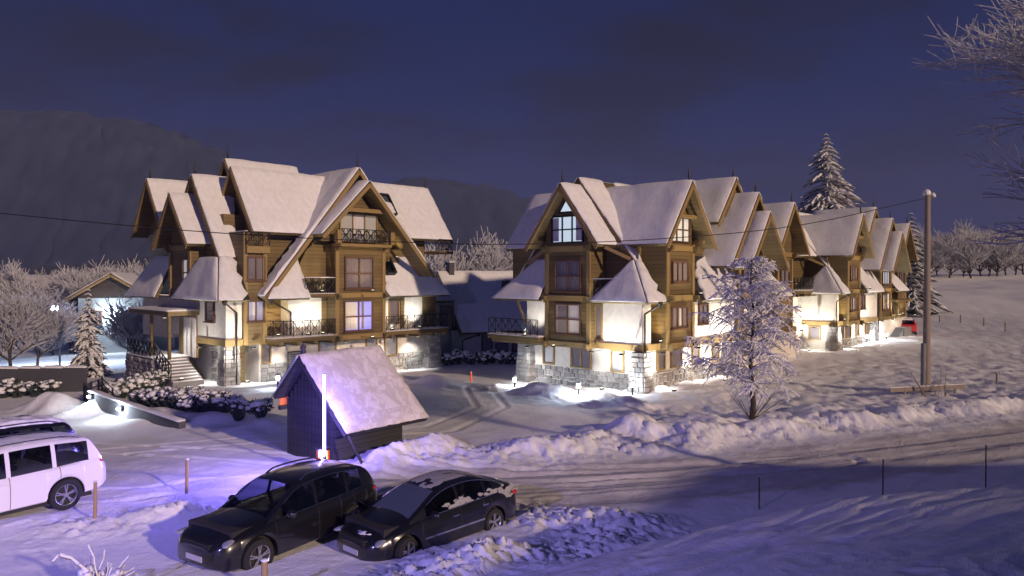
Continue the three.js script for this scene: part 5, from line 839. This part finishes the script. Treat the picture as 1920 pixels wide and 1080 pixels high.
// young larch in the field, bowed under snow
{
  const p = onGround(1410, 29.6), t = thing('young_tree', 'young frosted tree with fine snow covered twigs on the bank beside the road', 'tree', [p.x, p.y - 0.1, p.z]), r = rng(301), wood = [], twig = [], snow = [], H = 6.75;
  let q = V(0, 0, 0); for (let i = 1; i <= 10; i++) { const e = V(0.05 * Math.sin(i * 1.3), H * i / 10, 0.05 * Math.cos(i)); wood.push([q, e, 0.125 * (1 - (i - 1) / 10.5), 0.125 * (1 - i / 10.5)]); q = e; }
  const lay = (a, b, ra, rb, w) => { snow.push([a.clone().add(V(0, ra + w * 0.35, 0)), b.clone().add(V(0, rb + w * 0.3, 0)), w, w * 0.8]); };
  for (let i = 0; i < 52; i++) {
    const f = 0.16 + 0.82 * (i + r()) / 52, y = H * f, az = r() * 6.283, prof = f < 0.3 ? 2.4 + 4 * (f - 0.16) : 3.0 * (1 - (f - 0.3) / 0.74) ** 0.8 + 0.25, L = prof * (0.45 + 0.7 * r()), n = 7; let a = V(0, y, 0); const rise = 0.35 + 0.6 * r(), fall = 0.35 + 0.5 * r() - 0.25 * f, sw = (r() - 0.5) * 0.7;
    for (let j = 1; j <= n; j++) {
      const s = j / n, b = V(Math.cos(az + sw * s) * L * s, y + L * (rise * s - fall * s * s) * (f < 0.25 ? 0.7 : 1), Math.sin(az + sw * s) * L * s).add(V((r() - 0.5) * 0.08, (r() - 0.5) * 0.1, (r() - 0.5) * 0.08)), ra = 0.024 * (1.1 - (j - 1) / n), rb = 0.024 * (1.1 - s); b.y = Math.max(b.y, 0.25);
      wood.push([a, b, ra, rb]); if (r() < 0.8) lay(a, b, ra, rb, 0.024);
      if (j > 1) for (let k = 0; k < 4; k++) { // side twigs, some rising, some hanging
        const a2 = az + (r() - 0.5) * 3.4, l2 = (0.2 + 0.5 * r()) * Math.min(1, L / 1.3), up = r() < 0.45 ? 0.5 * r() : -0.25, hang = 0.2 + 0.7 * r() * (r() < 0.5 ? 1 : 0.3), st = a.clone().lerp(b, r()); let c = st;
        for (let m = 1; m <= 3; m++) { const u = m / 3, d = st.clone().add(V(Math.cos(a2) * l2 * u, l2 * (up * u - hang * u * u), Math.sin(a2) * l2 * u)); d.y = Math.max(d.y, 0.2); twig.push([c, d, 0.01, 0.006]); if (r() < 0.92) lay(c, d, 0.008, 0.006, 0.016 + 0.014 * r());
          for (let w = 0; w < 2; w++) { const e = d.clone().add(V((r() - 0.5) * 0.26, (r() - 0.62) * 0.24, (r() - 0.5) * 0.26)); twig.push([d, e, 0.006, 0.003]); if (r() < 0.6) lay(d, e, 0.004, 0.004, 0.011 + 0.011 * r()); }
          c = d; } }
      a = b; } }
  for (let i = 0; i < 16; i++) { const az = r() * 6.28, b = V(Math.cos(az) * (0.5 + r()), 0.7 + 0.9 * r(), Math.sin(az) * (0.5 + r())); wood.push([V(Math.cos(az) * 0.1, 0.1, Math.sin(az) * 0.1), b, 0.012, 0.006]); }
  rawMesh('trunk', prisms(wood, 7), M.bark, t); const c = rawMesh('crown', prisms(twig, 3), M.bark, t); rawMesh('snow_cover', prisms(snow, 5), M.larchSnow, c);
}
// big frosted tree at the right edge, its branches reaching into view
{
  const o = { h: 9.5, r: 0.3, levels: 4, woodLvl: 2, kids0: 4, kids: 3, spread: 0.85, bend: 0.4, lift: 0.02, frost: 0.02, crown: 0.75, snowFrom: 1 };
  frostTree(417, o, 'frosted bare tree at the right edge, white twigs spreading into view', 'tree', [15.1, G(15.1, -14.5) - 0.3, -14.5], 2.1, null, { twig: M.frost }).scale.setScalar(0.64);
}
// snowy shrubs
const shrubGeo = [0, 1, 2].map((k) => { const r = rng(500 + k), g = [], s = []; for (let i = 0; i < 46; i++) { const az = r() * 6.28, R = 0.42 * Math.sqrt(r()), y = 0.3 + 0.42 * r(), a = V(Math.cos(az) * R * 0.3, 0, Math.sin(az) * R * 0.3), b = V(Math.cos(az) * R, y, Math.sin(az) * R); g.push([a, b, 0.016, 0.01]); for (let j = 0; j < 7; j++) { const e = b.clone().add(V((r() - 0.5) * 0.34, (r() - 0.45) * 0.3, (r() - 0.5) * 0.34)); g.push([b, e, 0.03, 0.008]); } } const lumps = []; for (let i = 0; i < 15; i++) { const az = r() * 6.28, R = 0.44 * Math.sqrt(r()), q = 0.07 + 0.1 * r(); lumps.push(lump(q, k * 40 + i, 0.35, 1).scale(1.15, 0.7, 1.15).translate(Math.cos(az) * R, 0.42 + 0.42 * r() * (1.1 - R), Math.sin(az) * R).toNonIndexed()); } return [prisms(g, 3), mergeGeometries(lumps)]; });
function shrub(px, d, sc, label, group, seed) { const p = onGround(px, d), t = thing('shrub', label, 'shrub', [p.x, p.y - 0.05, p.z], seed * 1.7, group); t.scale.set(sc, sc * (0.85 + 0.3 * ((seed * 0.37) % 1)), sc); const f = rawMesh('foliage', shrubGeo[seed % 3][0], M.needle, t); rawMesh('snow_cover', shrubGeo[seed % 3][1], M.snow, f); return t; }
{
  const r = rng(61); let n = 0;
  for (let i = 0; i < 24; i++) { const t = i / 23, px = lerp(262, 425, t) + r() * 4, d = lerp(36.2, 32.4, t) + (i % 2) * 0.8; shrub(px, d, 0.95 + 0.35 * r(), ORD[i] + ' snowy shrub from the left in the long hedge above the ramp wall', 'shrubs of the hedge above the ramp', n++); }
  for (let i = 0; i < 20; i++) { const t = i / 19; shrub(lerp(190, 305, t) + r() * 3, lerp(38.2, 44.5, t) + (i % 2) * 0.9, 0.95 + 0.3 * r(), ORD[i] + ' snowy shrub from the left in the back hedge toward the entrance steps', 'shrubs of the back hedge', n++); }
  for (let i = 0; i < 7; i++) shrub(2 + i * 15 + r() * 6, 42 + (i % 2) * 0.7, 1 + 0.3 * r(), ORD[i] + ' snowy shrub from the left under the dark garden wall', 'shrubs under the garden wall', n++);
  for (const [px, d, s, l] of [[447, 31.8, 1.05, 'twiggy snowy shrub in violet light, left of the two by the shed'], [488, 31.2, 1.15, 'twiggy snowy shrub in violet light, nearest the shed']]) shrub(px, d, s, l, null, n++);
  for (let i = 0; i < 12; i++) shrub(822 + i * 12.5 + r() * 5, 57 + r() * 2, 0.9 + 0.5 * r(), ORD[i] + ' small snowy shrub from the left along the grey house wall', 'shrubs before the grey house', n++);
}
// dead plant in the foreground
{
  const p = onGround(182, 12.2), t = thing('dead_plant', 'broken snow covered plant stalks in the left foreground', 'plant', [p.x, p.y - 0.1, p.z]), r = rng(71), st = [], sn = [];
  const stalk = (a, b, w, k) => { let q = a; const n = 4; for (let i = 1; i <= n; i++) { const e = a.clone().lerp(b, i / n).add(V((r() - 0.5) * 0.06, 0.1 * Math.sin(i / n * 3.1), (r() - 0.5) * 0.06)); st.push([q, e, w, w * 0.8]); sn.push([q.clone().add(V(0, w * 0.9, 0)), e.clone().add(V(0, w * 0.9, 0)), w * k, w * k * 0.8]); q = e; } };
  stalk(V(-0.02, 0.35, 0), V(-0.55, 0.86, 0.05), 0.022, 1.5); stalk(V(0.02, 0.45, 0), V(-0.22, 0.98, -0.1), 0.014, 1.4); stalk(V(-0.5, 0.8, 0.02), V(-0.68, 0.78, 0.1), 0.015, 1.6);
  for (let i = 0; i < 90; i++) { const az = r() * 6.28, R = 0.1 + 0.45 * r(), y = 0.2 + 0.75 * r() * r(); stalk(V(Math.cos(az) * 0.12, 0, Math.sin(az) * 0.12), V(Math.cos(az) * R + 0.14, y, Math.sin(az) * R), 0.004 + 0.005 * r(), 1.2 + r()); }
  const c = rawMesh('stalk', prisms(st, 5), M.deadStalk ?? (M.deadStalk = std([0.2, 0.13, 0.09], { roughness: 0.9 })), t); const l = []; for (let i = 0; i < 26; i++) l.push(lump(0.05 + 0.08 * r(), 900 + i, 0.4, 1).translate((r() - 0.5) * 0.6 + 0.05, 0.08 + 0.5 * r(), (r() - 0.5) * 0.5).toNonIndexed()); rawMesh('snow_cover', prisms(sn, 5), M.snow, c); rawMesh('snow_clump', mergeGeometries(l), M.snow, c);
}
// stray grasses and sticks at the pole
{ const p = onGround(1742, 35.2), t = thing('bare_twigs', 'a few bare leaning twigs at the foot of the utility pole', 'twigs', [p.x, p.y - 0.1, p.z]), r = rng(73), st = []; for (let i = 0; i < 12; i++) { const x = (r() - 0.5) * 1.8; st.push([V(x, 0, 0), V(x + (r() - 0.5) * 0.7, 0.6 + 1.1 * r(), (r() - 0.5) * 0.4), 0.016, 0.006]); } rawMesh('twig', prisms(st, 5), M.barkPale, t); }
// ---------- cars: +x forward, body lofted from stations ----------
const curve = (pts) => (x) => { // smooth curve through [x, y], x descending or ascending
  let i = 0; const asc = pts[1][0] > pts[0][0]; while (i < pts.length - 2 && (asc ? x > pts[i + 1][0] : x < pts[i + 1][0])) i++;
  const p0 = pts[Math.max(i - 1, 0)], p1 = pts[i], p2 = pts[i + 1], p3 = pts[Math.min(i + 2, pts.length - 1)], t = clamp((x - p1[0]) / (p2[0] - p1[0]), 0, 1);
  const m1 = (p2[1] - p0[1]) / (p2[0] - p0[0] || 1) * (p2[0] - p1[0]), m2 = (p3[1] - p1[1]) / (p3[0] - p1[0] || 1) * (p2[0] - p1[0]), t2 = t * t, t3 = t2 * t;
  return (2 * t3 - 3 * t2 + 1) * p1[1] + (t3 - 2 * t2 + t) * m1 + (-2 * t3 + 3 * t2) * p2[1] + (t3 - t2) * m2;
};
function makeCar(t, c) {
  const { L, W, wr, wf, wb, paint } = c, hw = W / 2, deck = curve(c.deck), roof = curve(c.roof), half = curve(c.plan), belt = curve(c.belt), low = curve(c.low), R = wr + 0.065;
  const xs = []; for (let i = 0; i <= 110; i++) xs.push(-L / 2 + L * i / 110); for (const w of [wf, wb]) for (const e of [-R + 0.005, R - 0.005, -R, R, 0]) xs.push(w + e); xs.sort((a, b) => a - b);
  const acc = {}; const put = (k, a, b, d, e) => (acc[k] ??= []).push(a, b, e, b, d, e);
  const ring = (x) => {
    const w = hw * half(x), bt = belt(x), dk = Math.max(deck(x), bt - 0.02); let lo = low(x); let arch = 0; for (const q of [wf, wb]) { const e = Math.abs(x - q); if (e < R) arch = Math.max(arch, wr + Math.sqrt(R * R - e * e)); }
    const b = Math.max(lo, arch), y = (f) => lerp(b, bt, f);
    const bul = 0.018 * Math.sin(Math.min(1, Math.max(0, (b - 0.2))) * 2);
    return [[b, w * 0.965 - (arch ? 0.0 : 0.02)], [b + 0.03, w * (arch ? 0.995 : 0.985)], [y(0.35), w * 1.0 + bul], [y(0.62), w * 0.995], [y(0.72), w * 0.985], [y(0.9), w * 0.955], [bt, w * 0.9], [dk + 0.012, w * 0.74], [dk + 0.035, w * 0.4], [dk + 0.042, 0]];
  };
  const rings = xs.map(ring);
  for (let i = 0; i < xs.length - 1; i++) for (const s of [-1, 1]) for (let j = 0; j < 9; j++) { const A = rings[i], B = rings[i + 1], v = (r, x, k) => V(x, r[k][0], s * r[k][1]); const a = v(A, xs[i], j), b = v(B, xs[i + 1], j), d = v(B, xs[i + 1], j + 1), e = v(A, xs[i], j + 1); s > 0 ? put('body', a, b, d, e) : put('body', e, d, b, a); }
  for (const [k, dir] of [[0, -1], [xs.length - 1, 1]]) { const A = rings[k], x = xs[k]; for (let j = 0; j < 9; j++) { const a = V(x, A[j][0], A[j][1]), b = V(x, A[j][0], -A[j][1]), d = V(x, A[j + 1][0], -A[j + 1][1]), e = V(x, A[j + 1][0], A[j + 1][1]); dir > 0 ? put('body', a, b, d, e) : put('body', e, d, b, a); } }
  // greenhouse
  const [gf, gb] = [c.roof[0][0], c.roof[c.roof.length - 1][0]], gx = []; for (let i = 0; i <= 70; i++) gx.push(lerp(gb, gf, i / 70)); for (const p of c.pillars.flat()) gx.push(p); gx.push(c.screen, c.back); gx.sort((a, b) => a - b);
  const maxR = Math.max(...c.roof.map((p) => p[1])), gring = (x) => { const w = hw * half(x), bt = belt(x) - 0.01, rf = Math.max(roof(x), bt), f = clamp((rf - bt) / (maxR - bt), 0, 1), zb = w * 0.9, zt = lerp(zb, hw * c.tumble, f); return [[bt, zb], [lerp(bt, rf, 0.5), lerp(zb, zt, 0.42)], [lerp(bt, rf, 0.86), lerp(zb, zt, 0.83)], [lerp(bt, rf, 0.96), zt * 0.965], [rf, zt * 0.86], [rf + 0.02 * f, zt * 0.45], [rf + 0.028 * f, 0]]; };
  const gr = gx.map(gring);
  for (let i = 0; i < gx.length - 1; i++) { const xm = (gx[i] + gx[i + 1]) / 2; for (const s of [-1, 1]) for (let j = 0; j < 6; j++) {
    let key = 'roof'; if (j < 2) { key = 'pillar'; c.pillars.forEach(([x0, x1], q) => { if (xm < x0 && xm > x1) key = 'side_window' + (s > 0 ? 'R' : 'L') + q; }); } else if (j > 3) { if (xm > c.screen) key = 'windscreen'; else if (xm < c.back) key = 'rear_window'; }
    const A = gr[i], B = gr[i + 1], v = (r, x, k) => V(x, r[k][0], s * r[k][1]); const a = v(A, gx[i], j), b = v(B, gx[i + 1], j), d = v(B, gx[i + 1], j + 1), e = v(A, gx[i], j + 1); s > 0 ? put(key, a, b, d, e) : put(key, e, d, b, a); } }
  const mk = (name, tri, mat, crease = 0.5) => { let g = new THREE.BufferGeometry(); g.setAttribute('position', new THREE.BufferAttribute(new Float32Array(tri.flatMap((v) => [v.x, v.y, v.z])), 3)); g = toCreasedNormals(mergeVertices(g, 1e-4), crease); g = metreUV(g, 0.5); return rawMesh(name, g, mat, t); };
  mk('body', acc.body, paint, 0.55); mk('roof', [...acc.roof, ...(acc.pillar ?? [])], paint, 0.6);
  for (const k of Object.keys(acc)) if (/window|windscreen/.test(k)) mk(k.replace(/[LR]\d$/, ''), acc[k], c.glass && /windscreen/.test(k) ? c.glass : M.carGlass, 0.6);
  new MB().box(-L / 2 + 0.35, L / 2 - 0.35, 0.2, c.belt[1][1] - 0.1, -hw * 0.78, hw * 0.78).build('underbody', M.plastic, t);
  // seats and dashboard behind the glass
  { const b0 = c.belt[1][1] - 0.12, f = c.screen; new MB().box(f + 0.15, f + 0.75, b0 - 0.05, b0 + 0.08, -hw * 0.7, hw * 0.7).build('dashboard', M.plastic, t);
    for (const [x, zs] of [[f - 0.75, [-0.38, 0.38]], [f - 1.55, [-0.4, 0, 0.4]]]) for (const z of zs) { const m = new MB(); m.beam(V(x, b0 - 0.1, z), V(x - 0.16, b0 + 0.28, z), 0.42, 0.14, V(1, 0, 0)); m.beam(V(x - 0.17, b0 + 0.3, z), V(x - 0.2, b0 + 0.44, z), 0.24, 0.09, V(1, 0, 0)); m.build('seat', M.seat, t); }
    new MB().add(new THREE.TorusGeometry(0.17, 0.015, 6, 20).rotateY(Math.PI / 2).rotateZ(0.4).translate(f + 0.02, b0 + 0.08, -0.38)).build('steering_wheel', M.plastic, t); }
  // wheels
  for (const [x, s] of [[wf, -1], [wf, 1], [wb, -1], [wb, 1]]) {
    const g = new THREE.Group(); g.name = 'wheel'; g.position.set(x, wr, s * (hw - 0.125)); if (s > 0) g.rotation.y = Math.PI; if (x === wf && c.steer) g.rotation.y += c.steer; t.add(g);
    const ty = new THREE.LatheGeometry([[wr * 0.68, -0.1], [wr * 0.93, -0.115], [wr, -0.075], [wr, 0.075], [wr * 0.93, 0.115], [wr * 0.68, 0.1]].map(([a, b]) => new THREE.Vector2(a, b)), 36); ty.rotateX(Math.PI / 2); new MB().add(ty).build('tyre', M.tyre, g);
    const rim = new MB(), ri = new THREE.LatheGeometry([[wr * 0.7, 0.1], [wr * 0.71, -0.1], [wr * 0.65, -0.1], [wr * 0.62, -0.04], [wr * 0.62, 0.1]].map(([a, b]) => new THREE.Vector2(a, b)), 30); ri.rotateX(Math.PI / 2); rim.add(ri);
    for (let i = 0; i < 5; i++) { const a = i / 5 * 6.283 + 0.3; for (const e of [-0.13, 0.13]) rim.beam(V(Math.cos(a + e * 0.4) * wr * 0.12, Math.sin(a + e * 0.4) * wr * 0.12, -0.075), V(Math.cos(a + e) * wr * 0.66, Math.sin(a + e) * wr * 0.66, -0.09), 0.028, 0.03, V(0, 0, 1)); }
    rim.bar(V(0, 0, -0.1), V(0, 0, -0.03), wr * 0.15, wr * 0.17, 12); rim.build('rim', M.alloy, g);
    const bd = new THREE.CylinderGeometry(wr * 0.6, wr * 0.6, 0.03, 24); bd.rotateX(Math.PI / 2); new MB().add(bd).build('brake_disc', M.plastic, g);
  }
  // lamps, plate, mirrors, handles
  const lx = c.lamp; for (const s of [-1, 1]) {
    const h = lump(1, 3, 0.02, 2); h.scale(0.28, c.lampH ?? 0.042, 0.12); h.rotateY(s * -0.62); h.rotateZ(-0.18); h.translate(lx[0], lx[1], s * hw * 0.72); new MB().add(h).build('headlight', M.headlamp ?? (M.headlamp = new THREE.MeshPhysicalMaterial({ color: new THREE.Color().setRGB(0.3, 0.32, 0.36), roughness: 0.1, clearcoat: 1 })), t);
    const q = c.tail, tl = lump(1, 4, 0.02, 2); tl.scale(0.12, q[2] * 0.8, q[3] * 0.8); tl.rotateY(s * 0.6); tl.translate(q[0] + 0.03, q[1], s * hw * 0.78); new MB().add(tl).build('tail_light', M.tailLamp ?? (M.tailLamp = new THREE.MeshPhysicalMaterial({ color: new THREE.Color().setRGB(0.5, 0.012, 0.015), roughness: 0.2, clearcoat: 1 })), t);
    const mi = lump(1, 5, 0.05, 2); mi.scale(0.09, 0.085, 0.13); mi.translate(c.mirror[0], c.mirror[1], s * (hw + 0.07)); new MB().add(mi).bar(V(c.mirror[0], c.mirror[1] - 0.04, s * hw * 0.88), V(c.mirror[0], c.mirror[1] - 0.02, s * (hw + 0.02)), 0.03, 0.03, 6).build('wing_mirror', paint, t);
    for (const x of c.handles) new MB().box(x - 0.1, x + 0.1, belt(x) - 0.17, belt(x) - 0.14, s > 0 ? hw * half(x) * 0.965 : -hw * half(x) * 0.965 - 0.03, s > 0 ? hw * half(x) * 0.965 + 0.03 : -hw * half(x) * 0.965).build('door_handle', c.trim ?? paint, t);
    const line = []; for (let i = 0; i <= 16; i++) { const x = lerp(c.pillars[0][0], c.pillars[c.pillars.length - 1][1], i / 16), g = gring(x); line.push(V(x, g[0][0] + 0.015, s * (g[0][1] + 0.006))); } if (c.trim) new MB().tube(line, 0.012, 5, 30).build('window_trim', c.trim, t);
    const top = []; for (let i = 0; i <= 16; i++) { const x = lerp(c.pillars[0][0] - 0.05, c.pillars[c.pillars.length - 1][1], i / 16), g = gring(x); top.push(V(x, g[2][0] + 0.01, s * (g[2][1] + 0.01))); } if (c.trim) new MB().tube(top, 0.011, 5, 30).build('window_trim', c.trim, t);
    for (const x of c.doors) { const m = new MB(), r = ring(x); for (let j = 1; j < 6; j++) m.beam(V(x, r[j][0], s * (r[j][1] + 0.001)), V(x, r[j + 1][0], s * (r[j + 1][1] + 0.001)), 0.012, 0.006, V(0, 0, 1)); m.build('door_gap', M.plastic, t); }
    if (c.rails) { const pts = []; for (let i = 0; i <= 8; i++) { const x = lerp(c.rails[0], c.rails[1], i / 8), g = gring(x); pts.push(V(x, g[4][0] + (i === 0 || i === 8 ? 0.0 : 0.06), s * g[4][1])); } new MB().tube(pts, 0.02, 6, 24).build('roof_rail', c.railMat ?? M.plastic, t); }
    if (c.sideTrim) new MB().box(c.sideTrim[0], c.sideTrim[1], c.sideTrim[2] - 0.02, c.sideTrim[2] + 0.02, s > 0 ? hw * 0.992 : -hw - 0.018, s > 0 ? hw + 0.018 : -hw * 0.992).build('side_trim', c.trim ?? M.plastic, t);
  }
  new MB().box(L / 2 - 0.06, L / 2 + 0.015, c.plate, c.plate + 0.11, -0.26, 0.26).build('number_plate', M.plateWhite ?? (M.plateWhite = std([0.45, 0.45, 0.45], { roughness: 0.5 })), t);
  { const m = new MB(); for (let i = 0; i < 5; i++) m.box(L / 2 - 0.16, L / 2 - 0.005, c.grille + i * 0.045, c.grille + 0.025 + i * 0.045, -hw * 0.5, hw * 0.5); m.build('grille', c.grilleMat ?? M.plastic, t); }
  return { gring, ring, belt, half, hw };
}
function roofSnow(t, k, x0, x1, th, seed, o = {}) { // settled snow on the roof, with an uneven edge
  const n = 22, m = 9, pos = [], idx = []; for (let i = 0; i <= n; i++) for (let j = 0; j <= m; j++) { const x = lerp(x0, x1, i / n), f = j / m * 2 - 1, g = k.gring(x), z = g[4][1] * 1.02 * f, e = Math.min(i, n - i) / 3, ez = (1 - Math.abs(f)) * 5, ed = Math.min(1, e, ez); pos.push(x + 0.05 * n3(x * 4, z * 4, seed), g[4][0] + (g[6][0] - g[4][0]) * (1 - f * f) - 0.012 + th * Math.sqrt(clamp(ed, 0, 1)) * (0.8 + 0.35 * n3(x * 3, z * 3, seed + 4)), z + 0.03 * n3(x * 5, z * 5, seed + 9)); }
  for (let i = 0; i < n; i++) for (let j = 0; j < m; j++) { const a = i * (m + 1) + j, b = a + m + 1; x1 > x0 ? idx.push(a, a + 1, b, b, a + 1, b + 1) : idx.push(a, b, a + 1, b, b + 1, a + 1); }
  const g = new THREE.BufferGeometry(); g.setAttribute('position', new THREE.BufferAttribute(new Float32Array(pos), 3)); g.setIndex(idx); g.computeVertexNormals(); new MB().add(g).build('snow_cover', o.mat ?? M.snow, t);
}
const headingTurn = (hx, hz) => Math.atan2(-hz, hx);
const SUV = { L: 4.5, W: 1.86, wr: 0.37, wf: 1.36, wb: -1.31, paint: M.blackPaint, tumble: 0.68,
  plan: [[-2.25, 0.8], [-2.1, 0.93], [-1.6, 0.995], [0, 1], [1.4, 0.985], [1.95, 0.9], [2.15, 0.78], [2.25, 0.6]], belt: [[-2.25, 0.95], [-2.0, 1.1], [-1, 1.07], [0, 1.03], [0.9, 1.0], [1.7, 0.9], [2.1, 0.78], [2.25, 0.66]], deck: [[-2.25, 0.95], [-2, 1.12], [0.6, 1.05], [0.95, 1.06], [1.6, 0.98], [2.05, 0.86], [2.25, 0.68]], low: [[-2.25, 0.42], [-2.0, 0.3], [0, 0.27], [1.9, 0.26], [2.25, 0.34]],
  roof: [[1.12, 1.02], [0.8, 1.22], [0.3, 1.53], [-0.1, 1.62], [-0.8, 1.645], [-1.5, 1.58], [-1.9, 1.47], [-2.12, 1.1]], screen: 0.28, back: -1.82, pillars: [[0.72, -0.18], [-0.27, -1.12], [-1.2, -1.62]], lamp: [1.92, 0.83], tail: [-2.1, 0.98, 0.07, 0.2], mirror: [0.62, 1.08], handles: [-0.05, -1.0], doors: [0.95, -0.22, -1.28], rails: [0.05, -1.6], railMat: M.chrome, trim: M.chrome, plate: 0.42, grille: 0.58 };
const SEDAN = { L: 4.55, W: 1.78, wr: 0.315, wf: 1.4, wb: -1.28, paint: M.blackPaint, tumble: 0.62,
  plan: [[-2.27, 0.72], [-2.1, 0.88], [-1.5, 0.98], [0, 1], [1.4, 0.98], [1.95, 0.88], [2.17, 0.74], [2.27, 0.5]], belt: [[-2.27, 0.86], [-2.0, 0.98], [-1, 0.97], [0, 0.94], [0.9, 0.91], [1.6, 0.8], [2.1, 0.64], [2.27, 0.52]], deck: [[-2.27, 0.88], [-2.1, 1.03], [-1.6, 1.06], [0.5, 0.97], [1.0, 0.97], [1.6, 0.87], [2.05, 0.72], [2.27, 0.54]], low: [[-2.27, 0.38], [-2.0, 0.24], [0, 0.2], [1.9, 0.19], [2.27, 0.27]],
  roof: [[1.3, 0.92], [0.9, 1.12], [0.45, 1.34], [0.0, 1.45], [-0.6, 1.465], [-1.1, 1.38], [-1.55, 1.2], [-1.85, 1.03]], screen: 0.4, back: -1.05, pillars: [[0.82, -0.12], [-0.2, -1.0], [-1.07, -1.3]], lamp: [1.95, 0.66], tail: [-2.12, 0.86, 0.09, 0.16], mirror: [0.72, 0.98], handles: [0.0, -0.95], doors: [0.98, -0.16, -1.15], trim: M.chrome, plate: 0.34, grille: 0.46, sideTrim: [-0.9, 0.95, 0.5] };
const BIG = { L: 5.05, W: 1.95, wr: 0.395, wf: 1.52, wb: -1.45, paint: M.whitePaint, tumble: 0.72,
  plan: [[-2.52, 0.84], [-2.4, 0.94], [-1.7, 0.995], [0, 1], [1.6, 0.99], [2.15, 0.92], [2.4, 0.8], [2.52, 0.62]], belt: [[-2.52, 1.0], [-2.3, 1.16], [-1, 1.14], [0, 1.12], [1, 1.1], [1.9, 1.03], [2.35, 0.92], [2.52, 0.74]], deck: [[-2.52, 1.0], [-2.2, 1.18], [0.8, 1.16], [1.2, 1.18], [2.0, 1.1], [2.35, 0.98], [2.52, 0.76]], low: [[-2.52, 0.48], [-2.2, 0.36], [0, 0.33], [2.1, 0.32], [2.52, 0.4]],
  roof: [[1.4, 1.12], [1.0, 1.4], [0.55, 1.7], [0.1, 1.8], [-0.9, 1.82], [-1.8, 1.76], [-2.15, 1.68], [-2.42, 1.18]], screen: 0.5, back: -2.1, pillars: [[0.95, -0.1], [-0.2, -1.15], [-1.25, -2.05]], lamp: [2.15, 0.95], tail: [-2.36, 1.06, 0.12, 0.16], mirror: [0.85, 1.2], handles: [-0.02, -1.05], doors: [1.1, -0.15, -1.3], rails: [0.2, -1.9], railMat: M.chrome, plate: 0.5, grille: 0.72 };
{
  let t = thing('car', 'black off-road car parked in the foreground, nose toward the left', 'car', [-4.93, 0, -15.8], headingTurn(-0.545, 0.84)); makeCar(t, SUV); t.position.y = G(-4.93, -15.8) - 0.1; t.scale.setScalar(0.95);
  t = thing('car', 'black saloon car with frosty side windows parked right of the off-road car', 'car', [-1.82, 0, -16.46], headingTurn(-0.678, 0.735)); const k = makeCar(t, { ...SEDAN, steer: 0.2, glass: M.iceGlass ?? (M.iceGlass = new THREE.MeshPhysicalMaterial({ color: new THREE.Color().setRGB(0.07, 0.085, 0.12), roughness: 0.3, clearcoat: 0.6, clearcoatRoughness: 0.3 })) }); t.position.y = G(-1.82, -16.46) - 0.15; t.scale.setScalar(0.95);
  M.rime = std([0.3, 0.29, 0.3], { roughness: 0.9, bumpMap: fineBump, bumpScale: 0.01 });
  roofSnow(t, k, 0.42, -1.3, 0.018, 3, { mat: M.rime });
  // rime on the flanks of the saloon
  { const m = [], r = rng(7); for (let i = 0; i < 40; i++) { const x = -1.7 + 2.2 * r(), g = k.gring(clamp(x, -1.3, 0.6)), s = 0.03 + 0.06 * r(), y = g[0][0] + 0.01 + 0.17 * r() * r(); const f = (y - g[0][0]) / Math.max(g[1][0] - g[0][0], 0.05); m.push(lump(s, i, 0.7, 1).scale(1.3, 0.55, 0.05).rotateX(0.35).translate(x, y, -lerp(g[0][1], g[1][1], f) - 0.002).toNonIndexed()); } for (let i = 0; i < 26; i++) { const x = -1.5 - 0.6 * r(); m.push(lump(0.05 + 0.06 * r(), i + 50, 0.5, 1).scale(1.2, 0.5, 0.06).rotateX(0.2).translate(x, 0.8 + 0.22 * r(), -0.825 + (x < -1.9 ? 0.06 : 0.0)).toNonIndexed()); } rawMesh('rime', mergeGeometries(m), M.rime, t); }
  { const g = []; for (let i = 0; i < 14; i++) g.push(lump(0.16, i + 80, 0.4, 1).scale(1.6, 0.22, 1.2).translate(1.35 + 0.55 * Math.sin(i * 2.4), 0.9 - 0.16 * (0.5 + 0.5 * Math.sin(i * 2.4)), -0.1 - 0.42 * ((i * 0.37) % 1)).toNonIndexed()); rawMesh('snow_cover', mergeGeometries(g), M.snow, t); }
  t = thing('car', 'white off-road car parked at the left edge, its red tail light showing', 'car', [-12.6, 0, -17.5], headingTurn(-0.55, 0.835)); const b = makeCar(t, BIG); t.position.y = G(-12.6, -17.5) - 0.05; t.scale.setScalar(0.96); roofSnow(t, b, 0.5, -2.05, 0.06, 5);
  t = thing('car', 'dark car with snow on its roof behind the white off-road car', 'car', [-14.7, 0, -19.9], headingTurn(-0.55, 0.835)); const d = makeCar(t, { ...BIG, paint: M.blackPaint }); t.position.y = G(-14.7, -19.9) - 0.02; roofSnow(t, d, 0.6, -2.2, 0.14, 6); 
  t = thing('car', 'white car at the far left edge, farthest of the parked cars', 'car', [-17.1, 0, -21.6], headingTurn(-0.55, 0.835)); const e = makeCar(t, { ...SUV, paint: M.whitePaint }); t.position.y = G(-17.1, -21.6) - 0.02; roofSnow(t, e, 0.2, -1.8, 0.08, 7);
  t = thing('car', 'small red car far off behind the entrance steps of the right building', 'car', [42.3, 0, -78.5], headingTurn(0.4, -0.9)); const f = makeCar(t, { ...SUV, paint: M.redPaint }); t.position.y = G(42.3, -78.5) + 0.05; roofSnow(t, f, 0.2, -1.8, 0.14, 8);
}
scene.fog = new THREE.FogExp2(new THREE.Color(0.33, 0.42, 1.0), 0.00024);
renderer.render(scene, camera);
